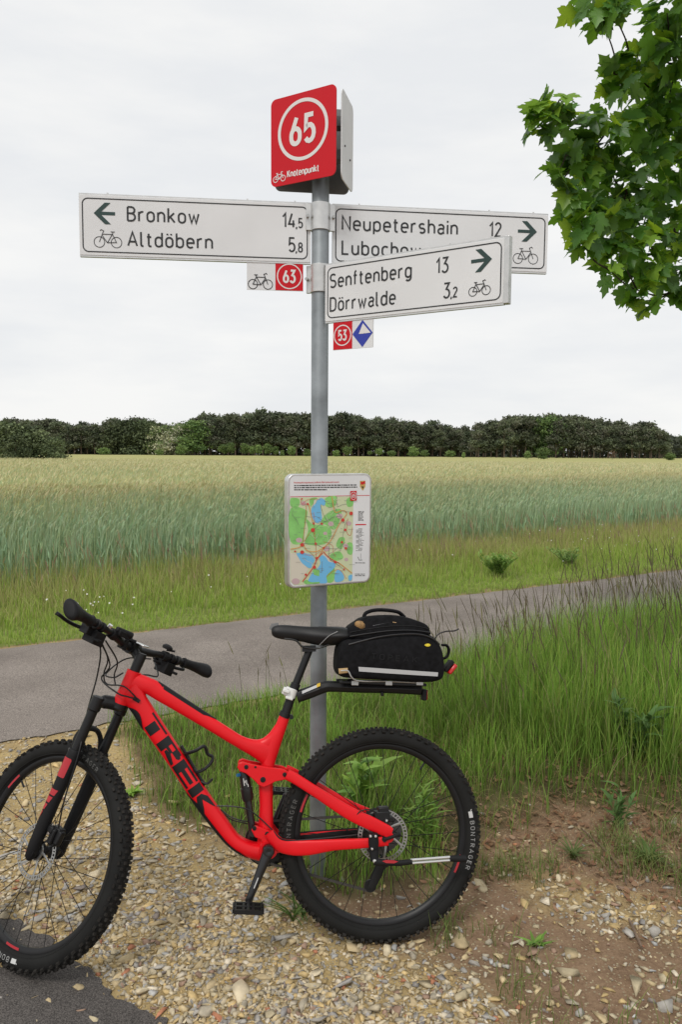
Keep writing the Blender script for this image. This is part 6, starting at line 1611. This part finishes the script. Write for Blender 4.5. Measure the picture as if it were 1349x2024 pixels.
for k in range(16):
    a0_, a1_ = math.pi/2-math.pi*k/16, math.pi/2-math.pi*(k+1)/16; chain((bb[0]+.073*math.cos(a0_), -.050, bb[2]+.073*math.sin(a0_)), (bb[0]+.073*math.cos(a1_), -.050, bb[2]+.073*math.sin(a1_)))
    chain((-.052*math.cos(a0_), jy, .37+.052*math.sin(a0_)), (-.052*math.cos(a1_), jy, .37+.052*math.sin(a1_)))
cn.build('chain', mat('oily chain steel', (.10, .095, .09), .4, .85), bike, smooth=False)
dl_ = MB()
for c in (jk0, jk1): dl_.lathe([(0, -.004), (.022, -.004), (.022, .004), (0, .004)], c=c, ax=AXY, n=18)
for y in (-.008, .008): dl_.tube([jk0+np.array([0, y, .012]), (jk0+jk1)/2+np.array([0, y, 0]), jk1+np.array([0, y, -.008])], [(.014, .0015), (.017, .0015), (.013, .0015)], 10, ref=LV)
dl_.tube(catmull([(-.005, -.075, .355), (-.02, -.078, .315), (-.012, -.070, .275), tuple(jk0+np.array([0, -.012, 0]))], 4), [(.008, .008)]*13, 10, ref=LV)
dl_.build('derailleur', M_BK, bike)
# rear caliper
rc = MB(); c = bk(755, 1612, .050); rc.box(c, (.056, .032, .034)); rc.box(c+np.array([-.006, 0, .020]), (.038, .028, .022)); rc.cyl(c+np.array([.03, .0, -.004]), c+np.array([.046, .0, .004]), .008, 10); rc.box(c+np.array([-.03, .004, -.012]), (.02, .02, .02)); rc.build('brake_caliper', M_BK, bike, bevel=.004)
for x, y in ((765, 1622), (733, 1630)): rb_ = MB(); q = bk(x, y, .076); rb_.cyl(q-np.array([0, .008, 0]), q, .004, 8); rb_.build('caliper_bolt', M_SIL, bike)
ax_ = MB(); ax_.cyl((0, .070, .368), (0, .082, .368), .009, 12); ax_.tube(catmull([(0, .080, .368), (-.022, .084, .374), (-.055, .086, .386)], 4), [(.006, .004)]*9, 8, ref=LV); ax_.build('axle_lever', M_BK, bike)
# ---- kickstand folded up
ks = MB(); V_ = .082
ks.tube([bk(738, 1647, V_), bk(739, 1664, V_), bk(739, 1678, V_)], [(.017, .014), (.019, .016), (.017, .014)], 10, ref=LV); ks.tube([bk(739, 1674, V_), bk(741, 1702, V_+.004)], [(.018, .010), (.015, .012)], 12, ref=LV)
kick = ks.build('kickstand', M_BKM, bike, bevel=.002)
kq = MB(); kq.tube([bk(740, 1703, V_+.012), bk(760, 1705, V_+.014), bk(790, 1706, V_+.014), bk(815, 1703, V_+.014)], [(.013, .009), (.011, .009), (.010, .008), (.009, .008)], 12, ref=LV)
kq.build('kickstand_joint', M_BKM, kick); kq = MB(); kq.tube([bk(890, 1697, V_+.014), bk(905, 1697, V_+.014), bk(921, 1697, V_+.014)], [(.010, .008), (.012, .010), (.012, .010)], 12, ref=LV); kq.build('kickstand_foot', M_BKM, kick)
for dy in (-3.2, 3.2):
    kq = MB(); kq.cyl(bk(812, 1703+dy, V_+.014), bk(893, 1697+dy, V_+.014), .0042, 10); kq.build('kickstand_rod', M_SIL, kick)
kq = MB(); q = bkm(V_+.0236, (756, 1702), (764, 1699.5), (780, 1700.5), (788, 1703), (780, 1706.5), (764, 1706)); kq.add(q, [tuple(range(6))]); kq.build('red_inlay', M_DRED, kick, smooth=False)
for x, y, r in ((733, 1653, .0042), (743, 1653, .0042), (736, 1678, .0038), (741, 1702, .0062)): kq = MB(); q = bk(x, y, V_+.018); kq.lathe([(0, .003), (r, .002), (r, -.010)], c=q, ax=AXY, n=10); kq.build('bolt', M_SIL, kick)
# ---- seat post, saddle
sp = MB(); t0_, t1_, t2_ = bk(564, 1412), bk(581, 1362), bk(612, 1284)
sp.tube([t0_, t0_+(t1_-t0_)*.55, t1_], .0168, 16); sp.tube([t1_, t1_+(t2_-t1_)*.14, t1_+(t2_-t1_)*.141, t2_], [.018, .018, .0138, .0138], 16)
sp.box(t2_+np.array([.002, 0, .004]), (.05, .04, .022)); seatpost = sp.build('seatpost', M_BK, bike)
cl = MB(); cl.tube([bk(565, 1408), bk(561, 1417)], .0205, 18); q = bk(576, 1417); cl.cyl(q-np.array([0, .012, 0]), q+np.array([0, .012, 0]), .008, 10); cl.build('seat_clamp', M_BK, bike)
sd = MB(); secs = [((536, 1243), (537, 1253), .008), ((541, 1239), (543, 1258), .018), ((556, 1236.5), (560, 1262), .021), ((590, 1240), (594, 1264), .023), ((616, 1241.5), (618, 1271), .033), ((638, 1241.5), (638, 1274), .048), ((658, 1241), (656, 1273), .062), ((678, 1241.5), (676, 1271), .068), ((690, 1244), (690, 1269), .062), ((697, 1249), (696, 1263), .040)]
V = []; m = 18
for a, b2, hw in secs:
    A_, B2 = bk(*a), bk(*b2); c = (A_+B2)/2; hh = np.linalg.norm(A_-B2)/2*1.22; hw *= 1.06
    for k in range(m):
        an = 2*math.pi*k/m; ca, sa = math.cos(an), math.sin(an)
        vv = math.copysign(abs(ca)**.75, ca)*hw; zz = (sa if sa > 0 else math.copysign(abs(sa)**1.4, sa))*hh
        if sa > -.1: zz = zz*(1-.45*abs(ca)**3)-.12*hh*abs(ca)**4*0
        V.append((c[0], vv, c[2]+zz))
n_ = len(secs); sd.add(V, [(i*m+k, i*m+(k+1) % m, (i+1)*m+(k+1) % m, (i+1)*m+k) for i in range(n_-1) for k in range(m)]+[tuple(range(m-1, -1, -1)), tuple((n_-1)*m+k for k in range(m))])
saddle = sd.build('saddle', mat('saddle cover', (.010, .010, .011), .5, spec=.35, bump=(60, .08, .001)), bike, ang=70); ssf = saddle.modifiers.new('smooth', 'SUBSURF'); ssf.levels = 2; ssf.render_levels = 2
tp_ = MB(); tp_.tube([bk(537, 1246), bk(541, 1240), bk(552, 1237.2)], [(.012, .0015), (.016, .0015), (.013, .001)], 8, ref=LV); tp_.build('nose_trim', mat('pale grey trim', (.14, .14, .14), .5), saddle)
ln = MB(); ln.tube(catmull([bk(632, 1275, .036), bk(641, 1266, .051), bk(652, 1256, .061), bk(668, 1248, .068)], 4), .0013, 6); ln.build('seam', mat('pale stitching', (.30, .30, .30), .6), saddle)
rl = MB()
for sg in (1, -1): rl.tube(catmull([bk(562, 1262, .012*sg), bk(585, 1266, .016*sg), bk(600, 1279, .021*sg), bk(630, 1281, .022*sg), bk(660, 1270, .034*sg)], 5), .0036, 8)
rl.build('saddle_rail', M_CAR, saddle)
# ---- seat post rack
qc = MB(); c = bk(575, 1369); axd = (t1_-t0_)/np.linalg.norm(t1_-t0_); sx = np.cross(LV, axd)
qc.tube([c-axd*.017, c+axd*.017], .0225, 18); qc.box(c+sx*(.022 if sx[0] > 0 else -.022)+np.array([0, .008, 0]), (.018, .030, .026), (sx, LV, axd)); qc.box(bk(566, 1366, .03), (.026, .008, .012), (sx, LV, axd)); qc.box(bk(572, 1380, .024), (.028, .012, .010), (sx, LV, axd))
rk_ = MB()
RB = [((592, 1366), (582, 1389)), ((618, 1356), (610, 1380)), ((646, 1346), (641, 1369)), ((664, 1346), (664, 1368)), ((720, 1348), (720, 1370)), ((780, 1350), (780, 1371)), ((836, 1352), (831, 1374))]
c_, r_ = loft(RB, [.017, .018, .02, .02, .02, .02, .018], 4); 
rk_.tube(c_, r_, 8, ref=LV)
pA, pB = bk(668, 1347), bk(838, 1353); dx = (pB-pA)/np.linalg.norm(pB-pA); upv = np.array([-dx[2], 0, dx[0]]); upv *= 1 if upv[2] > 0 else -1
for y in (-.045, .045): rk_.box((pA+pB)/2+np.array([0, y, .002]), (np.linalg.norm(pB-pA), .012, .010), (dx, LV, upv))
for t in (.08, .5, .95): rk_.box(pA+(pB-pA)*t+np.array([0, 0, .001]), (.026, .10, .008), (dx, LV, upv))
rk_.cyl(bk(756, 1368, .018), bk(756, 1376, .018), .006, 8)
rack = rk_.build('rack', M_BK, bike, bevel=.002)
qc.build('quick_release', M_WHT, rack, bevel=.003)
st_ = MB(); st_.box(bk(613, 1362, .019), (.062, .002, .010), ((bk(634, 1353)-bk(594, 1370))/np.linalg.norm(bk(634, 1353)-bk(594, 1370)), LV, (0, 0, 1))); st_.build('grey_sticker', M_SIL, rack)
st_ = MB(); st_.box(bk(630, 1354, .0202), (.014, .002, .012), ((bk(634, 1353)-bk(594, 1370))/np.linalg.norm(bk(634, 1353)-bk(594, 1370)), LV, (0, 0, 1))); st_.build('yellow_sticker', mat('yellow sticker', (.75, .50, .05), .5), rack)
rs = MB()
for sg in (1, -1):
    rs.tube(catmull([bk(674, 1326, .090)*[1, sg, 1], bk(688, 1326, .092)*[1, sg, 1], bk(696, 1339, .090)*[1, sg, 1], bk(711, 1346, .078)*[1, sg, 1], bk(770, 1347, .052)*[1, sg, 1], bk(836, 1350, .052)*[1, sg, 1]], 5), .0032, 8)
for x in (702, 769, 830): rs.box(bk(x, 1350, .052), (.026, .012, .016), (dx, LV, upv)); rs.box(bk(x, 1350, .052)*[1, -1, 1], (.026, .012, .016), (dx, LV, upv))
rs.build('rack_rail', mat('dull alloy', (.46, .46, .45), .45, .8), rack, bevel=.002)
rr_ = MB(); q = bk(838, 1373); rr_.box(q, (.016, .040, .040), (dx, LV, upv)); rr_.build('reflector_holder', M_BKM, rack, bevel=.003)
rr_ = MB(); rr_.box(q-np.array([.010, 0, 0]), (.005, .036, .036), (dx, LV, upv)); rr_.build('reflector', mat('red reflector', (.22, .012, .010), .25), rack, bevel=.002)

# ------------------------------------------------------------------ bag on the rack
bag = tag(empty('trunk_bag'), 'black trunk bag with a grey reflective strip, strapped on the rear rack', 'bag'); bag.matrix_world = bike.matrix_world.copy()
def puffy(px, hw, vref, n=5, pw=5., mi=0, shrink=.16, n_l=13):
    P = catmull(bkm(vref, *px)[:, (0, 2)], n, True); c = P.mean(0); V = []; m = len(P)
    for i in range(n_l):
        t = -1+2*i/(n_l-1); t = math.copysign(abs(t)**.6, t); s = 1-shrink*(1-(1-abs(t)**pw)**(1/2.2))
        for p in P: q = c+(p-c)*s; V.append((q[0], t*hw, q[1]))
    mb = MB(); mb.add(V, [(i*m+k, i*m+(k+1) % m, (i+1)*m+(k+1) % m, (i+1)*m+k) for i in range(n_l-1) for k in range(m)]+[tuple(range(m-1, -1, -1)), tuple((n_l-1)*m+k for k in range(m))], mi)
    return mb, P
BODY = [(671, 1278), (667, 1300), (667, 1325), (676, 1338), (700, 1342), (770, 1346), (840, 1350), (872, 1346), (882, 1335), (883, 1312), (878, 1285), (866, 1264), (848, 1254), (800, 1253), (750, 1258), (700, 1262), (680, 1266)]
mb, Pb = puffy(BODY, .088, .082); mb.build('body', M_FAB, bag, ang=60)
LID = [(690, 1262), (686, 1250), (692, 1238), (706, 1228), (722, 1219), (760, 1215), (794, 1217), (826, 1226), (846, 1235), (852, 1246), (850, 1256), (800, 1262), (740, 1266)]
mb, Pl_ = puffy(LID, .078, .060, shrink=.2); mb.build('lid', M_FAB, bag, ang=60)
def seam(px, v, r, name, m_, n=5):
    s_ = MB(); s_.tube(catmull(bkm(v, *px), n), r, 6); return s_.build(name, m_, bag)
seam(((690, 1274), (720, 1266), (750, 1259), (790, 1254), (830, 1254), (856, 1262), (870, 1274)), .088, .0030, 'piping', M_CAR)
seam(((692, 1258), (730, 1252), (770, 1247), (815, 1246), (850, 1250)), .080, .0026, 'zip', M_CAR)
seam(((692, 1250), (730, 1243), (770, 1238), (815, 1237), (850, 1243)), .078, .0018, 'zip', M_BKM)
rf = MB(); q = bkm(.0898, (709, 1318), (760, 1321.5), (815, 1325.5), (867, 1329)); q2 = bkm(.0898, (710, 1327), (760, 1330.5), (815, 1334), (866, 1337)); rf.add(list(q)+list(q2), [(i, i+1, i+5, i+4) for i in range(3)]); rf.build('reflective_strip', mat('grey reflective tape', (.42, .42, .42), .35), bag)
hd = MB(); P = catmull([bk(719, 1222), bk(725, 1211), bk(748, 1205.5), bk(785, 1209), bk(800, 1220)], 5); hd.tube(P, [(.007, .022)]*len(P), 10, ref=LV); hd.build('handle', M_FAB, bag)
pk = MB(); q = [bk(738, 1237, .079), bk(771, 1230, .078), bk(765, 1222, .066), bk(742, 1223, .066)]; pk.add(q, [(0, 1, 2, 3)]); pk.build('mesh_pocket', mat('grey mesh', (.10, .10, .105), .5, noise=(300, .6)), bag)
pk = MB(); q = [bk(772, 1220, .068), bk(787, 1221, .068), bk(784, 1231, .079), bk(777, 1230, .079)]; pk.add(q, [(0, 1, 2, 3)]); pk.build('paper_in_pocket', mat('printed paper', (.55, .35, .16), .5, noise=(90, .6)), bag)
pk = MB(); c = bk(713, 1238, .068); pk.lathe([(0, .014), (.014, .011), (.021, .004), (.023, -.004), (.0, -.010)], c=c, ax=((1, 0, .2), (0, .5, .8), (0, .8, -.5)), n=14); pk.build('brown_bulge', mat('brown mottled cover', (.26, .15, .055), .6, noise=(80, .6)), bag)
lg = MB(); q = bk(846, 1275, .0888); lg.lathe([(0, .0022), (.0085, .002), (.009, 0)], c=q, ax=((1.25, 0, 0), (0, 0, .6), (0, 1, 0)), n=16); lg.build('logo_badge', mat('yellow badge', (.70, .55, .03), .5, noise=(120, .4)), bag)
em = MB(); A_ = bk(735, 1303, .0885); e_ = bk(845, 1312, .0885)-A_; Lx = np.linalg.norm(e_); e_ /= Lx; up_ = np.array([-e_[2], 0, e_[0]]); up_ *= 1 if up_[2] > 0 else -1
text(em, 'TOPEAK', (0, 0), .022, lambda u, v, z: A_+e_*u+up_*v+np.array([0, z, 0]), .0008, .17, xs=1.55, sp=.5); em.build('embossed_lettering', mat('embossed black print', (.010, .010, .011), .6, spec=.2), bag, smooth=False)
og = MB(); og.box(bk(686, 1302, .078), (.018, .003, .016)); og.build('orange_patch', mat('orange patch', (.32, .12, .03), .6), bag)
nb_ = MB(); nb_.tube([bk(670, 1327, .086), bk(688, 1325, .088)], [(.010, .006), (.009, .006)], 10, ref=LV); nb_.build('strap_end', mat('tan webbing', (.42, .28, .13), .7), bag)
lp = MB(); lp.tube(catmull([bk(874, 1275, .02), bk(884, 1276, .02), bk(888, 1286, .02), bk(884, 1298, .02), bk(876, 1302, .02)], 5), [(.005, .012)]*21, 8, ref=LV); lp.build('loop', M_FAB, bag)
sr = MB(); sr.tube(catmull([bk(860, 1262, .02), bk(868, 1253, .02), bk(882, 1248, .02), bk(898, 1247, .02), bk(908, 1243, .02)], 5), .0028, 6); sr.build('drawcord', M_BK, bag)
tlq = MB(); q = bk(890, 1318, .0); dd = bk(901, 1306)-bk(880, 1332); dd /= np.linalg.norm(dd); pp = np.cross(LV, dd); tlq.box(q+np.array([.008, 0, .004]), (.050, .05, .016), (dd, LV, pp)); tlq.build('light_body', M_BKM, bag, bevel=.004)
tlq = MB(); q = bk(893, 1322, .0); tlq.box(q, (.044, .046, .016), (dd, LV, pp)); tlq.build('tail_light', mat('red lens', (.55, .015, .015), .2, spec=.6), bag, bevel=.005)
